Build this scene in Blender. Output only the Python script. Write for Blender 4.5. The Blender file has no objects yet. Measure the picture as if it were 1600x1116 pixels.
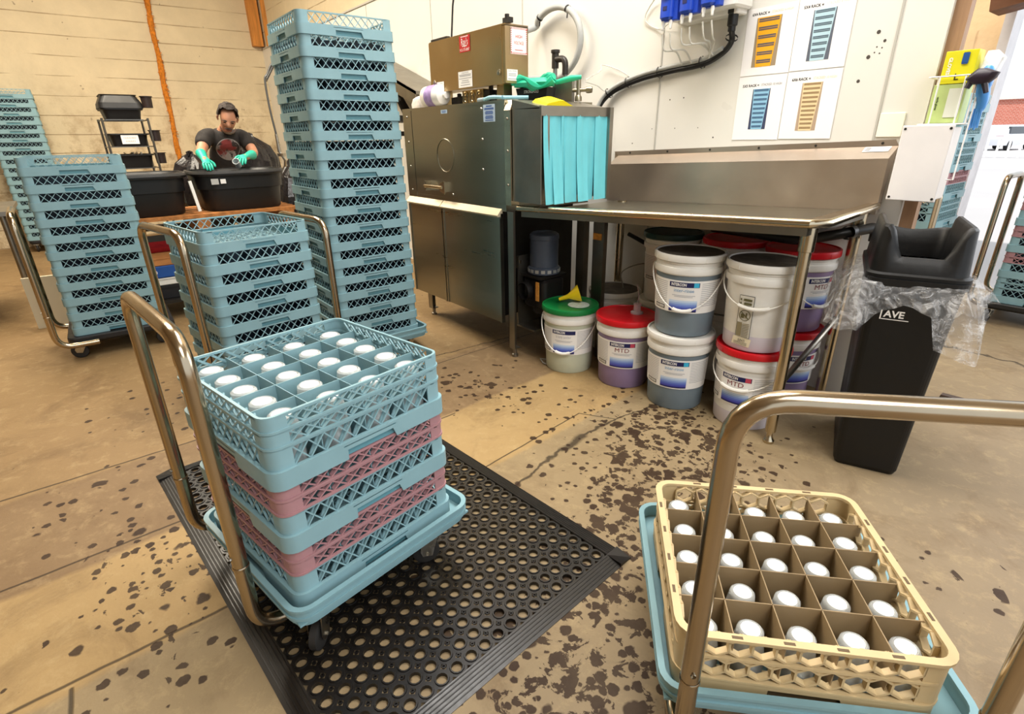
import bpy, bmesh, math, random
from mathutils import Vector, Matrix
random.seed(11)
S = bpy.context.scene
COL = S.collection
PI = math.pi

# ------------------------------------------------------------------ camera
cam_d = bpy.data.cameras.new('camera')
cam = bpy.data.objects.new('camera', cam_d); COL.objects.link(cam)
cam_d.sensor_fit = 'HORIZONTAL'; cam_d.sensor_width = 36.0
cam_d.lens = 831.568 / 1600 * 36.0
cam_d.clip_start = 0.05; cam_d.clip_end = 300
CR = Vector((0.6259593660, 0.7797135255, -0.0148892653))
CD = Vector((0.2901539979, -0.2505743715, -0.9235925194))
CF = Vector((-0.7238684477, 0.5738112081, -0.3830863714))
m = Matrix.Identity(4)
for i in range(3):
    m[i][0] = CR[i]; m[i][1] = -CD[i]; m[i][2] = -CF[i]
m[0][3], m[1][3], m[2][3] = 0.0, 0.0, 1.24141
cam.matrix_world = m
S.camera = cam

# ------------------------------------------------------------------ world, sun, room lights, exposure
W = bpy.data.worlds.new('world'); S.world = W; W.use_nodes = True
bg = W.node_tree.nodes['Background']
bg.inputs[0].default_value = (0.86, 0.93, 1.0, 1); bg.inputs[1].default_value = 1.0

def lamp(name, kind, loc, rot, energy, color, size=1.0, size_y=None):
    d = bpy.data.lights.new(name, kind); d.energy = energy; d.color = color
    if kind == 'AREA':
        d.shape = 'RECTANGLE'; d.size = size; d.size_y = size_y or size
    if kind == 'SUN': d.angle = math.radians(1.0)
    o = bpy.data.objects.new(name, d); o.location = loc; o.rotation_euler = rot; COL.objects.link(o)
    return o
lamp('sun', 'SUN', (6, 12, 10), (math.radians(28), math.radians(30), 0), 2.8, (1.0, 0.97, 0.92))
lamp('ceiling_light_middle', 'AREA', (-1.7, 1.7, 4.05), (0, 0, 0), 130, (1.0, 0.97, 0.93), 2.6, 1.0)
lamp('ceiling_light_left', 'AREA', (-5.6, 0.2, 4.05), (0, 0, 0), 240, (1.0, 0.89, 0.72), 3.0, 1.6)
lamp('ceiling_light_right', 'AREA', (2.2, 0.2, 4.05), (0, 0, 0), 120, (1.0, 0.985, 0.96), 2.6, 1.4)
lamp('far_wall_fill', 'AREA', (-1.9, 4.3, 4.05), (0, 0, 0), 90, (1.0, 0.95, 0.88), 1.6, 1.2)  # added fill to brighten the far boards, not a known fixture
lamp('doorway_daylight', 'AREA', (1.4, 5.2, 2.3), (math.radians(-78), 0, math.radians(-30)), 60, (0.95, 0.97, 1.0), 2.6, 2.6)
S.view_settings.view_transform = 'Standard'; S.view_settings.look = 'None'
S.view_settings.gamma = 1.0; S.view_settings.use_curve_mapping = False
S.view_settings.exposure = 0.42

# ------------------------------------------------------------------ materials
MATS = {}
def lin(c):
    return tuple(((x / 12.92) if x <= 0.04045 else ((x + 0.055) / 1.055) ** 2.4) for x in c)
def hexc(h):
    h = h.lstrip('#'); return lin(tuple(int(h[i:i + 2], 16) / 255 for i in (0, 2, 4)))
class NT:
    def __init__(s, mat): s.t = mat.node_tree; s.n = s.t.nodes; s.l = s.t.links
    def new(s, typ, **kw):
        x = s.n.new(typ)
        for k, v in kw.items(): setattr(x, k, v)
        return x
    def link(s, a, b): s.l.new(a, b)
    def val(s, x, sock):
        if hasattr(x, 'is_linked') or hasattr(x, 'links'): s.link(x, sock)
        else: sock.default_value = x
    def math(s, op, a, b=None, c=None, clamp=False):
        n = s.new('ShaderNodeMath', operation=op); n.use_clamp = clamp
        s.val(a, n.inputs[0])
        if b is not None: s.val(b, n.inputs[1])
        if c is not None: s.val(c, n.inputs[2])
        return n.outputs[0]
    def mix(s, f, a, b):
        n = s.new('ShaderNodeMix', data_type='RGBA'); s.val(f, n.inputs[0])
        for v, k in ((a, 6), (b, 7)):
            if isinstance(v, tuple): n.inputs[k].default_value = (*v, 1) if len(v) == 3 else v
            else: s.link(v, n.inputs[k])
        return n.outputs[2]
    def noise(s, vec, scale, detail=4, rough=.55, dist=0):
        n = s.new('ShaderNodeTexNoise'); n.inputs['Scale'].default_value = scale
        n.inputs['Detail'].default_value = detail; n.inputs['Roughness'].default_value = rough
        n.inputs['Distortion'].default_value = dist
        s.link(vec, n.inputs['Vector']); return n.outputs[0]
    def ramp(s, f, a, b):
        n = s.new('ShaderNodeMapRange'); n.inputs[1].default_value = a; n.inputs[2].default_value = b
        s.link(f, n.inputs[0]); return n.outputs[0]
def mat(name, color, rough=.5, metal=0., var=.0, vscale=8., bump=0., bscale=60., coat=0., trans=0., alpha=1., ior=1.45, stretch=None, emit=0.):
    """procedural principled material: base colour with a noise variation and a fine bump"""
    if name in MATS: return MATS[name]
    m = bpy.data.materials.new(name); m.use_nodes = True; MATS[name] = m
    t = NT(m); p = t.n['Principled BSDF']
    c = hexc(color) if isinstance(color, str) else color
    tc = t.new('ShaderNodeTexCoord'); vec = tc.outputs['Object']
    if stretch:
        mp = t.new('ShaderNodeMapping'); mp.inputs['Scale'].default_value = stretch
        t.link(vec, mp.inputs[0]); vec = mp.outputs[0]
    if var:
        f = t.noise(vec, vscale, 5)
        col = t.mix(t.ramp(f, .3, .7), tuple(x * (1 - var) for x in c), tuple(min(1, x * (1 + var)) for x in c))
        t.link(col, p.inputs['Base Color'])
        t.link(t.ramp(t.noise(vec, vscale * 2.3, 4), 0.2, 0.8), (mr := t.new('ShaderNodeMapRange')).inputs[0])
        mr.inputs[3].default_value = max(0.02, rough * .8); mr.inputs[4].default_value = min(1, rough * 1.25)
        t.link(mr.outputs[0], p.inputs['Roughness'])
    else:
        p.inputs['Base Color'].default_value = (*c, 1); p.inputs['Roughness'].default_value = rough
    p.inputs['Metallic'].default_value = metal; p.inputs['IOR'].default_value = ior
    p.inputs['Coat Weight'].default_value = coat
    p.inputs['Transmission Weight'].default_value = trans; p.inputs['Alpha'].default_value = alpha
    if emit:
        p.inputs['Emission Color'].default_value = (*c, 1); p.inputs['Emission Strength'].default_value = emit
    if bump:
        b = t.new('ShaderNodeBump'); b.inputs['Strength'].default_value = bump; b.inputs['Distance'].default_value = .01
        t.link(t.noise(vec, bscale, 3), b.inputs['Height']); t.link(b.outputs[0], p.inputs['Normal'])
    return m

# ------------------------------------------------------------------ mesh helpers
class MB:
    def __init__(s): s.v = []; s.f = []; s.m = []; s.sm = []
    def add(s, vs, fs, mi=0, smooth=False):
        o = len(s.v); s.v += [tuple(v) for v in vs]
        for f in fs: s.f.append([i + o for i in f]); s.m.append(mi); s.sm.append(smooth)
        return s
    def box(s, c, d, rot=0., mi=0, M=None):
        x, y, z = (k / 2 for k in d); R = Matrix.Rotation(rot, 3, 'Z') if M is None else M
        vs = [Vector(c) + R @ Vector((a * x, b * y, e * z)) for e in (-1, 1) for a, b in ((-1, -1), (1, -1), (1, 1), (-1, 1))]
        return s.add(vs, [(3, 2, 1, 0), (4, 5, 6, 7), (0, 1, 5, 4), (1, 2, 6, 5), (2, 3, 7, 6), (3, 0, 4, 7)], mi)
    def bb(s, lo, hi, mi=0):
        return s.box([(a + b) / 2 for a, b in zip(lo, hi)], [abs(b - a) for a, b in zip(lo, hi)], 0, mi)
    def rbox(s, c, d, r=.01, n=3, mi=0, rot=0.):
        """box with rounded vertical edges and chamfered rims"""
        w, h, z = d; k = min(r, z / 2.01) * .5
        prof = [(-z / 2, k), (-z / 2 + k, 0), (z / 2 - k, 0), (z / 2, k)]
        return s.loft([(c[0], c[1], w - 2 * q, h - 2 * q, max(r - q, .001), c[2] + zz) for zz, q in prof], n, mi, rot=rot)
    def loft(s, secs, n=4, mi=0, cap0=True, cap1=True, rot=0., smooth=False, org=None):
        """stack of rounded rectangles (cx, cy, w, d, r, z)"""
        rings = []
        for cx, cy, w, d, r, z in secs:
            r = min(r, w / 2 - 1e-4, d / 2 - 1e-4); ring = []
            for (sx, sy, a0) in ((1, 1, 0), (-1, 1, 90), (-1, -1, 180), (1, -1, 270)):
                for i in range(n + 1):
                    a = math.radians(a0 + 90 * i / n)
                    p = Vector((sx * (w / 2 - r) + r * math.cos(a), sy * (d / 2 - r) + r * math.sin(a), 0))
                    p.rotate(Matrix.Rotation(rot, 3, 'Z')); ring.append((cx + p.x, cy + p.y, z))
            rings.append(ring)
        N = len(rings[0]); vs = [p for r_ in rings for p in r_]; fs = []
        for i in range(len(rings) - 1):
            for j in range(N):
                k = (j + 1) % N; fs.append((i * N + j, i * N + k, (i + 1) * N + k, (i + 1) * N + j))
        s.add(vs, fs, mi, smooth)
        if cap0: s.add(rings[0], [tuple(reversed(range(N)))], mi)
        if cap1: s.add(rings[-1], [tuple(range(N))], mi)
        return s
    def bar(s, p, q, w, h=None, mi=0, up=(0, 0, 1)):
        p = Vector(p); q = Vector(q); h = h or w; d = (q - p); L = d.length
        if L < 1e-6: return s
        d /= L; up = Vector(up)
        if abs(d.dot(up)) > .98: up = Vector((1, 0, 0))
        a = d.cross(up).normalized() * w / 2; b = a.cross(d).normalized() * h / 2
        vs = [e + u * a + v * b for e in (p, q) for u, v in ((-1, -1), (1, -1), (1, 1), (-1, 1))]
        return s.add(vs, [(3, 2, 1, 0), (4, 5, 6, 7), (0, 1, 5, 4), (1, 2, 6, 5), (2, 3, 7, 6), (3, 0, 4, 7)], mi)
    def tube(s, pts, r, n=10, mi=0, cap=True, closed=False):
        pts = [Vector(p) for p in pts]; N = len(pts); rs = r if isinstance(r, (list, tuple)) else [r] * N
        vs = []; ref = None
        for i, p in enumerate(pts):
            if closed: t = pts[(i + 1) % N] - pts[i - 1]
            else: t = pts[min(i + 1, N - 1)] - pts[max(i - 1, 0)]
            t.normalize()
            if ref is None:
                ref = Vector((0, 0, 1)) if abs(t.z) < .9 else Vector((1, 0, 0))
            a = t.cross(ref)
            if a.length < 1e-4: ref = Vector((0, 1, 0)); a = t.cross(ref)
            a.normalize(); b = t.cross(a).normalized(); ref = a.cross(t)
            for k in range(n):
                g = 2 * PI * k / n; vs.append(p + a * math.cos(g) * rs[i] + b * math.sin(g) * rs[i])
        fs = []
        for i in range(N if closed else N - 1):
            j = (i + 1) % N
            for k in range(n):
                l = (k + 1) % n; fs.append((i * n + k, j * n + k, j * n + l, i * n + l))
        s.add(vs, fs, mi, True)
        if cap and not closed:
            s.add(vs[:n], [tuple(range(n))], mi); s.add(vs[-n:], [tuple(reversed(range(n)))], mi)
        return s
    def lathe(s, prof, c=(0, 0, 0), n=32, mi=0, mis=None, axis='Z', a0=0, a1=2 * PI):
        full = abs(a1 - a0 - 2 * PI) < 1e-6; K = n if full else n + 1; vs = []
        for r, z in prof:
            for k in range(K):
                a = a0 + (a1 - a0) * k / n
                p = (r * math.cos(a), r * math.sin(a), z)
                if axis == 'X': p = (p[2], p[0], p[1])
                if axis == 'Y': p = (p[0], p[2], p[1])
                vs.append((c[0] + p[0], c[1] + p[1], c[2] + p[2]))
        for i in range(len(prof) - 1):
            fs = []
            for k in range(n):
                l = (k + 1) % K; f = (i * K + k, i * K + l, (i + 1) * K + l, (i + 1) * K + k)
                fs.append(f if axis != 'Y' else tuple(reversed(f)))
            o = len(s.v)
            if i == 0: base = o; s.v += vs
            for f in fs: s.f.append([q + base for q in f]); s.m.append(mis[i] if mis else mi); s.sm.append(True)
        return s
    def disc(s, c, r, n=24, mi=0, up=1):
        vs = [(c[0] + r * math.cos(2 * PI * k / n), c[1] + r * math.sin(2 * PI * k / n), c[2]) for k in range(n)]
        return s.add(vs, [tuple(range(n)) if up > 0 else tuple(reversed(range(n)))], mi)
    def prism(s, outl, axis, a, b, mi=0):
        """outline in the plane perpendicular to axis, extruded from a to b"""
        def P(u, v, w): return {'X': (w, u, v), 'Y': (u, w, v), 'Z': (u, v, w)}[axis]
        n = len(outl); vs = [P(u, v, a) for u, v in outl] + [P(u, v, b) for u, v in outl]
        fs = [tuple(reversed(range(n))), tuple(range(n, 2 * n))] + [(i, (i + 1) % n, n + (i + 1) % n, n + i) for i in range(n)]
        return s.add(vs, fs, mi)
    def wall(s, ring_o, ring_i, zlo, zhi, mi=0, closed=True, smooth=False):
        """vertical wall along two concentric rings with per-point low / high z"""
        n = len(ring_o); vs = []
        for k in range(n):
            (x, y), (u, v) = ring_o[k], ring_i[k]
            vs += [(x, y, zlo[k]), (x, y, zhi[k]), (u, v, zhi[k]), (u, v, zlo[k])]
        fs = []
        for k in range(n if closed else n - 1):
            j = (k + 1) % n
            for a, b in ((0, 1), (1, 2), (2, 3), (3, 0)):
                fs.append((k * 4 + a, j * 4 + a, j * 4 + b, k * 4 + b))
        s.add(vs, fs, mi, smooth)
        if not closed:
            s.add(vs[:4], [(0, 1, 2, 3)], mi); s.add(vs[-4:], [(3, 2, 1, 0)], mi)
        return s
    def mesh(s, name, mats):
        me = bpy.data.meshes.new(name); me.from_pydata(s.v, [], s.f)
        for mm in (mats if isinstance(mats, (list, tuple)) else [mats]): me.materials.append(mm)
        me.polygons.foreach_set('material_index', s.m); me.polygons.foreach_set('use_smooth', s.sm)
        bm = bmesh.new(); bm.from_mesh(me); bmesh.ops.remove_doubles(bm, verts=bm.verts, dist=1e-5)
        bmesh.ops.recalc_face_normals(bm, faces=bm.faces); bm.to_mesh(me); bm.free()
        if any(s.sm): me.set_sharp_from_angle(angle=math.radians(40))
        me.update(); return me
    def build(s, name, mats, parent=None, **kw):
        o = bpy.data.objects.new(name, s.mesh(name, mats)); COL.objects.link(o)
        if parent is not None: o.parent = parent
        if kw: tag(o, **kw)
        return o
def tag(o, label=None, category=None, group=None, kind=None):
    if label: o['label'] = label
    if category: o['category'] = category
    if group: o['group'] = group
    if kind: o['kind'] = kind
    return o
def empty(name, loc=(0, 0, 0), rz=0., **kw):
    o = bpy.data.objects.new(name, None); o.empty_display_size = .05; o.location = loc; o.rotation_euler = (0, 0, rz)
    COL.objects.link(o); return tag(o, **kw)
def copy_tree(o, parent=None):
    c = o.copy(); COL.objects.link(c)
    if parent is not None: c.parent = parent
    for ch in list(o.children): copy_tree(ch, c)
    return c
def part(name, data, parent, m=None):
    o = bpy.data.objects.new(name, data); COL.objects.link(o); o.parent = parent
    return o
ORD = ['topmost', 'second', 'third', 'fourth', 'fifth', 'sixth', 'seventh', 'eighth', 'ninth', 'tenth', 'eleventh', 'twelfth', 'thirteenth', 'fourteenth', 'fifteenth', 'sixteenth', 'seventeenth', 'eighteenth']
def bend(pts, r=.06, n=6):
    """round the corners of a polyline"""
    pts = [Vector(p) for p in pts]; out = [pts[0]]
    for i in range(1, len(pts) - 1):
        a, b, c = pts[i - 1], pts[i], pts[i + 1]; u = (a - b); v = (c - b)
        k = min(r, u.length * .49, v.length * .49); p = b + u.normalized() * k; q = b + v.normalized() * k
        for j in range(n + 1):
            t = j / n; out.append(p * (1 - t) ** 2 + b * 2 * t * (1 - t) + q * t * t)
    out.append(pts[-1]); return out
def catmull(pts, n=6):
    pts = [Vector(p) for p in pts]; P = [pts[0] * 2 - pts[1]] + pts + [pts[-1] * 2 - pts[-2]]; out = []
    for i in range(1, len(P) - 2):
        for j in range(n):
            t = j / n; a, b, c, d = P[i - 1:i + 3]
            out.append(.5 * ((2 * b) + (c - a) * t + (2 * a - 5 * b + 4 * c - d) * t * t + (3 * b - a - 3 * c + d) * t ** 3))
    out.append(pts[-1]); return out
def text_shape(body, size=1., bold=0.):
    """2-D outline mesh of a piece of lettering, centred"""
    cu = bpy.data.curves.new('lettering', 'FONT'); cu.body = body; cu.size = size; cu.align_x = 'CENTER'; cu.align_y = 'CENTER'
    cu.offset = bold; cu.resolution_u = 2
    o = bpy.data.objects.new('lettering', cu); COL.objects.link(o)
    dg = bpy.context.evaluated_depsgraph_get(); dg.update(); e = o.evaluated_get(dg); me = e.to_mesh()
    vs = [tuple(v.co) for v in me.vertices]; fs = [tuple(p.vertices) for p in me.polygons]
    e.to_mesh_clear(); bpy.data.objects.remove(o); bpy.data.curves.remove(cu)
    return vs, fs
def text_on(mb, body, size, fn, mi=0, bold=0., width=None):
    """adds lettering to a mesh; fn maps (u, v) to a point"""
    vs, fs = text_shape(body, size, bold)
    if width:
        w = max(v[0] for v in vs) - min(v[0] for v in vs); k = width / w; vs = [(v[0] * k, v[1], 0) for v in vs]
    mb.add([fn(v[0], v[1]) for v in vs], fs, mi)

# ------------------------------------------------------------------ floor
def floor_material():
    m = bpy.data.materials.new('concrete_floor'); m.use_nodes = True; t = NT(m); p = t.n['Principled BSDF']
    g = t.new('ShaderNodeNewGeometry'); pos = g.outputs['Position']
    sep = t.new('ShaderNodeSeparateXYZ'); t.link(pos, sep.inputs[0]); X, Y = sep.outputs[0], sep.outputs[1]
    n1 = t.noise(pos, 1.1, 6, .6, .3); n2 = t.noise(pos, 6, 8, .65); n3 = t.noise(pos, 45, 6, .7)
    col = t.mix(t.ramp(n1, .35, .65), hexc('7A6850'), hexc('9C8867'))
    col = t.mix(t.math('MULTIPLY', t.ramp(n2, .42, .7), .45), col, hexc('6E5D45'))
    col = t.mix(t.math('MULTIPLY', t.ramp(n3, .45, .7), .25), col, hexc('97845F'))
    # slabs poured at different times have their own tone
    xw = t.math('ADD', t.math('ADD', X, t.math('MULTIPLY', Y, .07)), t.math('ADD', t.math('MULTIPLY', t.math('SUBTRACT', n1, .5), .06), t.math('MULTIPLY', t.math('SUBTRACT', n2, .5), .05)))
    def step(e): return t.math('MULTIPLY', t.ramp(xw, e - .012, e + .012), 1., clamp=True)
    tone = t.mix(step(-2.50), hexc('8C6E45'), hexc('74583A')); tone = t.mix(step(-1.89), tone, hexc('AE8F5C')); tone = t.mix(step(-1.41), tone, hexc('93805F'))
    right = t.math('MULTIPLY', t.ramp(X, -1.2, .0), 1., clamp=True); tone = t.mix(right, tone, hexc('7C6E5C'))
    col = t.mix(.62, col, tone)
    n4 = t.noise(pos, 3.2, 8, .72, .6)
    col = t.mix(t.math('MULTIPLY', t.ramp(n4, .50, .72), .55, clamp=True), col, hexc('5C452C'))
    n5 = t.noise(pos, 14, 8, .75, .3)
    col = t.mix(t.math('MULTIPLY', t.ramp(n5, .52, .75), .35, clamp=True), col, hexc('C4AD80'))
    def seg_mask(p0, p1, w, wob=.03, sc=9.):
        nv = t.new('ShaderNodeTexNoise'); nv.inputs['Scale'].default_value = sc; nv.inputs['Detail'].default_value = 5
        t.link(pos, nv.inputs['Vector'])
        sb = t.new('ShaderNodeVectorMath', operation='SUBTRACT'); t.link(nv.outputs['Color'], sb.inputs[0]); sb.inputs[1].default_value = (.5, .5, .5)
        scv = t.new('ShaderNodeVectorMath', operation='SCALE'); t.link(sb.outputs[0], scv.inputs[0]); scv.inputs['Scale'].default_value = wob
        ad = t.new('ShaderNodeVectorMath', operation='ADD'); t.link(pos, ad.inputs[0]); t.link(scv.outputs[0], ad.inputs[1])
        s2 = t.new('ShaderNodeSeparateXYZ'); t.link(ad.outputs[0], s2.inputs[0])
        dx, dy = p1[0] - p0[0], p1[1] - p0[1]; L2 = dx * dx + dy * dy
        ax = t.math('SUBTRACT', s2.outputs[0], p0[0]); ay = t.math('SUBTRACT', s2.outputs[1], p0[1])
        h = t.math('DIVIDE', t.math('ADD', t.math('MULTIPLY', ax, dx), t.math('MULTIPLY', ay, dy)), L2, clamp=True)
        ex = t.math('SUBTRACT', ax, t.math('MULTIPLY', h, dx)); ey = t.math('SUBTRACT', ay, t.math('MULTIPLY', h, dy))
        d = t.math('SQRT', t.math('ADD', t.math('MULTIPLY', ex, ex), t.math('MULTIPLY', ey, ey)))
        return t.ramp(d, w, w * .35)
    def clampf(x): return t.math('MULTIPLY', x, 1.0, clamp=True)
    lines = [((-2.46, -2), (-2.53, .8), .007, .01), ((-1.86, -2), (-1.97, 1.2), .006, .012), ((-1.38, -2), (-1.42, .2), .007, .01),
             ((-1.50, 1.0), (-1.58, 1.66), .005, .008), ((-1.58, 1.66), (-1.43, 1.75), .005, .01), ((-1.39, -.3), (-.6, -.33), .007, .01),
             ((-1.33, 1.05), (-1.41, 1.40), .010, .09), ((-1.40, 1.38), (-1.42, 1.52), .024, .06), ((-1.42, 1.52), (-1.43, 1.7), .012, .09), ((-1.43, 1.7), (-1.39, 2.05), .007, .09),
             ((-2.67, 1.5), (-2.62, 2.1), .007, .07), ((-1.2, 4.1), (.4, 3.85), .02, .2), ((-2.53, .8), (-2.6, 2.6), .005, .02)]
    cr = None
    for a, b, w, wob in lines:
        k = seg_mask(a, b, w, wob); k = clampf(k)
        cr = k if cr is None else t.math('MAXIMUM', cr, k)
    col = t.mix(t.math('MULTIPLY', cr, .8), col, hexc('241B13'))
    # brown splashes and drips with a shape of their own
    mask = None
    for x, y, r, a in ((-1.08, 1.80, .34, 1.), (-1.36, 2.0, .22, .6), (-2.2, 1.42, .22, .7), (-1.9, 1.5, .2, .5), (-1.53, 1.6, .2, .35), (-.95, 1.35, .24, 1.), (-.70, .95, .26, 1.3), (-.6, .68, .3, 1.3),
                       (-.8, 1.15, .2, 1.), (-1.66, 0., .20, .7), (-1.4, .0, .22, .45), (-.2, 1.72, .16, .4), (-1.84, -.12, .2, .4), (-2.3, -.2, .3, .2), (-2.9, .2, .4, .2), (-1.0, 1.6, .3, .8)):
        dx = t.math('SUBTRACT', X, x); dy = t.math('SUBTRACT', Y, y)
        d2 = t.math('ADD', t.math('MULTIPLY', dx, dx), t.math('MULTIPLY', dy, dy))
        gsn = t.math('MULTIPLY', t.math('POWER', 2.718, t.math('DIVIDE', d2, -r * r)), a)
        mask = gsn if mask is None else t.math('ADD', mask, gsn)
    mask = t.math('MINIMUM', mask, 1.15)
    bl = t.noise(pos, 17, 6, .62, .4)
    th = t.math('SUBTRACT', .72, t.math('MULTIPLY', mask, .165))
    splash = clampf(t.math('MULTIPLY', t.math('SUBTRACT', bl, th), 45))
    def drops(scale, rad, keep):
        nv = t.new('ShaderNodeTexNoise'); nv.inputs['Scale'].default_value = scale * 2.5; t.link(pos, nv.inputs['Vector'])
        scv = t.new('ShaderNodeVectorMath', operation='SCALE'); t.link(nv.outputs['Color'], scv.inputs[0]); scv.inputs['Scale'].default_value = .35 / scale
        ad = t.new('ShaderNodeVectorMath', operation='ADD'); t.link(pos, ad.inputs[0]); t.link(scv.outputs[0], ad.inputs[1])
        v = t.new('ShaderNodeTexVoronoi', voronoi_dimensions='2D'); v.inputs['Scale'].default_value = scale; t.link(ad.outputs[0], v.inputs['Vector'])
        sc = t.new('ShaderNodeSeparateColor'); t.link(v.outputs['Color'], sc.inputs[0])
        r = t.math('MULTIPLY', sc.outputs[0], rad)
        on = t.math('LESS_THAN', sc.outputs[1], t.math('MULTIPLY', mask, keep))
        return t.math('MULTIPLY', clampf(t.math('MULTIPLY', t.math('SUBTRACT', r, v.outputs['Distance']), 14)), on)
    dr = t.math('MAXIMUM', drops(26, .5, .75), drops(11, .38, .45))
    stain = t.math('MULTIPLY', t.math('MAXIMUM', splash, dr), t.math('ADD', .72, t.math('MULTIPLY', n2, .4)))
    col = t.mix(clampf(stain), col, hexc('2E1C0E'))
    t.link(col, p.inputs['Base Color'])
    p.inputs['Roughness'].default_value = .62; p.inputs['Specular IOR Level'].default_value = .25
    b = t.new('ShaderNodeBump'); b.inputs['Strength'].default_value = .35; b.inputs['Distance'].default_value = .004
    t.link(t.math('SUBTRACT', n3, t.math('MULTIPLY', cr, 2.)), b.inputs['Height']); t.link(b.outputs[0], p.inputs['Normal'])
    return m
MB().bb((-9.6, -4.5, -.1), (4.5, 5.8, 0)).build('floor', floor_material(), kind='structure')

# ------------------------------------------------------------------ walls
def plank_wall(name, base, line, h, seam_col, axis=2, warp=.03):
    m = bpy.data.materials.new(name); m.use_nodes = True; t = NT(m); p = t.n['Principled BSDF']
    g = t.new('ShaderNodeNewGeometry'); pos = g.outputs['Position']
    sep = t.new('ShaderNodeSeparateXYZ'); t.link(pos, sep.inputs[0]); Z = sep.outputs[axis]
    wob = t.math('MULTIPLY', t.math('SUBTRACT', t.noise(pos, .8, 3), .5), warp)
    fr = t.math('FRACT', t.math('DIVIDE', t.math('ADD', Z, wob), h))
    d = t.math('MINIMUM', fr, t.math('SUBTRACT', 1.0, fr))
    ln = t.math('MULTIPLY', t.ramp(d, .035, .008), 1., clamp=True)
    ln = t.math('MULTIPLY', ln, t.math('MULTIPLY', t.ramp(t.noise(pos, 2.3, 5), .38, .62), 1., clamp=True))
    col = t.mix(t.ramp(t.noise(pos, 1.6, 7, .65), .3, .7), hexc(base), tuple(x * .80 for x in hexc(base)))
    low = t.math('MULTIPLY', t.ramp(sep.outputs[2], 2.1, .9), 1., clamp=True)
    dirt = t.math('MULTIPLY', low, t.math('MULTIPLY', t.ramp(t.noise(pos, 5, 7, .7), .46, .66), .85, clamp=True))
    col = t.mix(dirt, col, hexc(line))
    col = t.mix(t.math('MULTIPLY', ln, .75), col, hexc(seam_col))
    spots = t.math('MULTIPLY', t.ramp(t.noise(pos, 11, 2), .74, .77), .6, clamp=True)
    col = t.mix(spots, col, hexc('6A5A48'))
    t.link(col, p.inputs['Base Color']); p.inputs['Roughness'].default_value = .8
    b = t.new('ShaderNodeBump'); b.inputs['Strength'].default_value = .4; b.inputs['Distance'].default_value = .02
    t.link(t.math('SUBTRACT', t.noise(pos, 7, 5), t.math('MULTIPLY', ln, 2.)), b.inputs['Height']); t.link(b.outputs[0], p.inputs['Normal'])
    return m
cream = plank_wall('board_marked_plaster', 'E2D0AC', '8F6F48', .225, '8F7350')
wood_wall = plank_wall('wooden_boards', 'F0D2A6', 'A97E56', .28, '8A6142', axis=0, warp=.0)
MB().bb((-9.6, -4.5, 0), (-9.4, 3.0, 4.3)).build('wall_left', cream, kind='structure')
white_panel = mat('white_wall_panel', 'E2DFD6', .32, var=.03, vscale=1.5, bump=.05, bscale=14)
MB().bb((-9.4, 2.8, 0), (-.80, 2.95, 2.5)).build('wall_back', white_panel, kind='structure')
MB().bb((-9.4, 2.83, 2.5), (-.80, 2.95, 4.3)).build('wall_back_upper', cream, kind='structure')
grey_line = mat('panel_joint', 'B9B6AC', .5)
jn = MB()
for x in (-8.2, -7.0, -5.8, -4.57, -3.35, -2.13, -.97):
    jn.bb((x - .004, 2.796, 0), (x + .004, 2.80, 2.5))
jn.build('trim_1', grey_line, kind='structure')
MB().bb((-9.4, 2.79, 2.485), (-.8, 2.805, 2.50)).build('trim_2', grey_line, kind='structure')
timber = mat('orange_timber', 'D08A3C', .6, var=.25, vscale=5, stretch=(6, 6, .6), bump=.2, bscale=20)
timber_d = mat('brown_timber', '9C7A5C', .65, var=.3, vscale=5, stretch=(6, 6, .5), bump=.2, bscale=20)
MB().bb((-9.4, 2.66, 2.52), (-9.3, 2.8, 4.3)).build('trim_3', timber, kind='structure')
MB().bb((-9.1, 2.78, 2.5), (-9.06, 2.83, 4.3)).build('trim_4', timber, kind='structure')
MB().bb((-.80, 2.82, 0), (-.750, 2.87, 4.3)).build('trim_5', timber_d, kind='structure')
MB().bb((-4.0, 5.6, 0), (-1.24, 5.75, 4.3)).build('wall_far', wood_wall, kind='structure')
steel_edge = mat('door_track_steel', 'D2CECF', .4, .3, var=.1)
MB().bb((-1.25, 5.53, 0), (-1.19, 5.76, 4.3)).build('trim_6', steel_edge, kind='structure')
rear = mat('rear_wall_paint', '8E7A5E', .8, var=.1, vscale=2)
MB().bb((-9.4, -4.6, 0), (4.5, -4.5, 4.3)).build('wall_front', rear, kind='structure')
MB().bb((-9.6, -4.6, 4.2), (4.5, 5.9, 4.3)).build('ceiling', mat('ceiling_boards', 'B9A98C', .8, var=.1, vscale=2), kind='structure')
# screw holes drilled into the white wall
hm = mat('hole_dark', '4A443C', .8)
hb = MB()
for x, z, r in ((-1.04, 1.62, .008), (-1.01, 1.585, .006), (-1.035, 1.565, .003), (-1.015, 1.56, .003), (-1.04, 1.545, .003), (-1.02, 1.54, .003), (-1.06, 1.53, .008), (-1.08, 1.44, .007),
                (-2.05, 1.42, .004), (-1.96, 1.425, .004), (-2.16, 1.27, .003), (-2.0, 1.27, .003), (-1.85, 1.27, .003), (-1.75, 1.22, .004), (-2.3, 1.19, .004), (-1.5, 1.22, .004)):
    hb.lathe([(r, 2.7995), (0, 2.7990)], (x, 0, z), 10, axis='Y')
hb.build('trim_7', hm, kind='structure')
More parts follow.
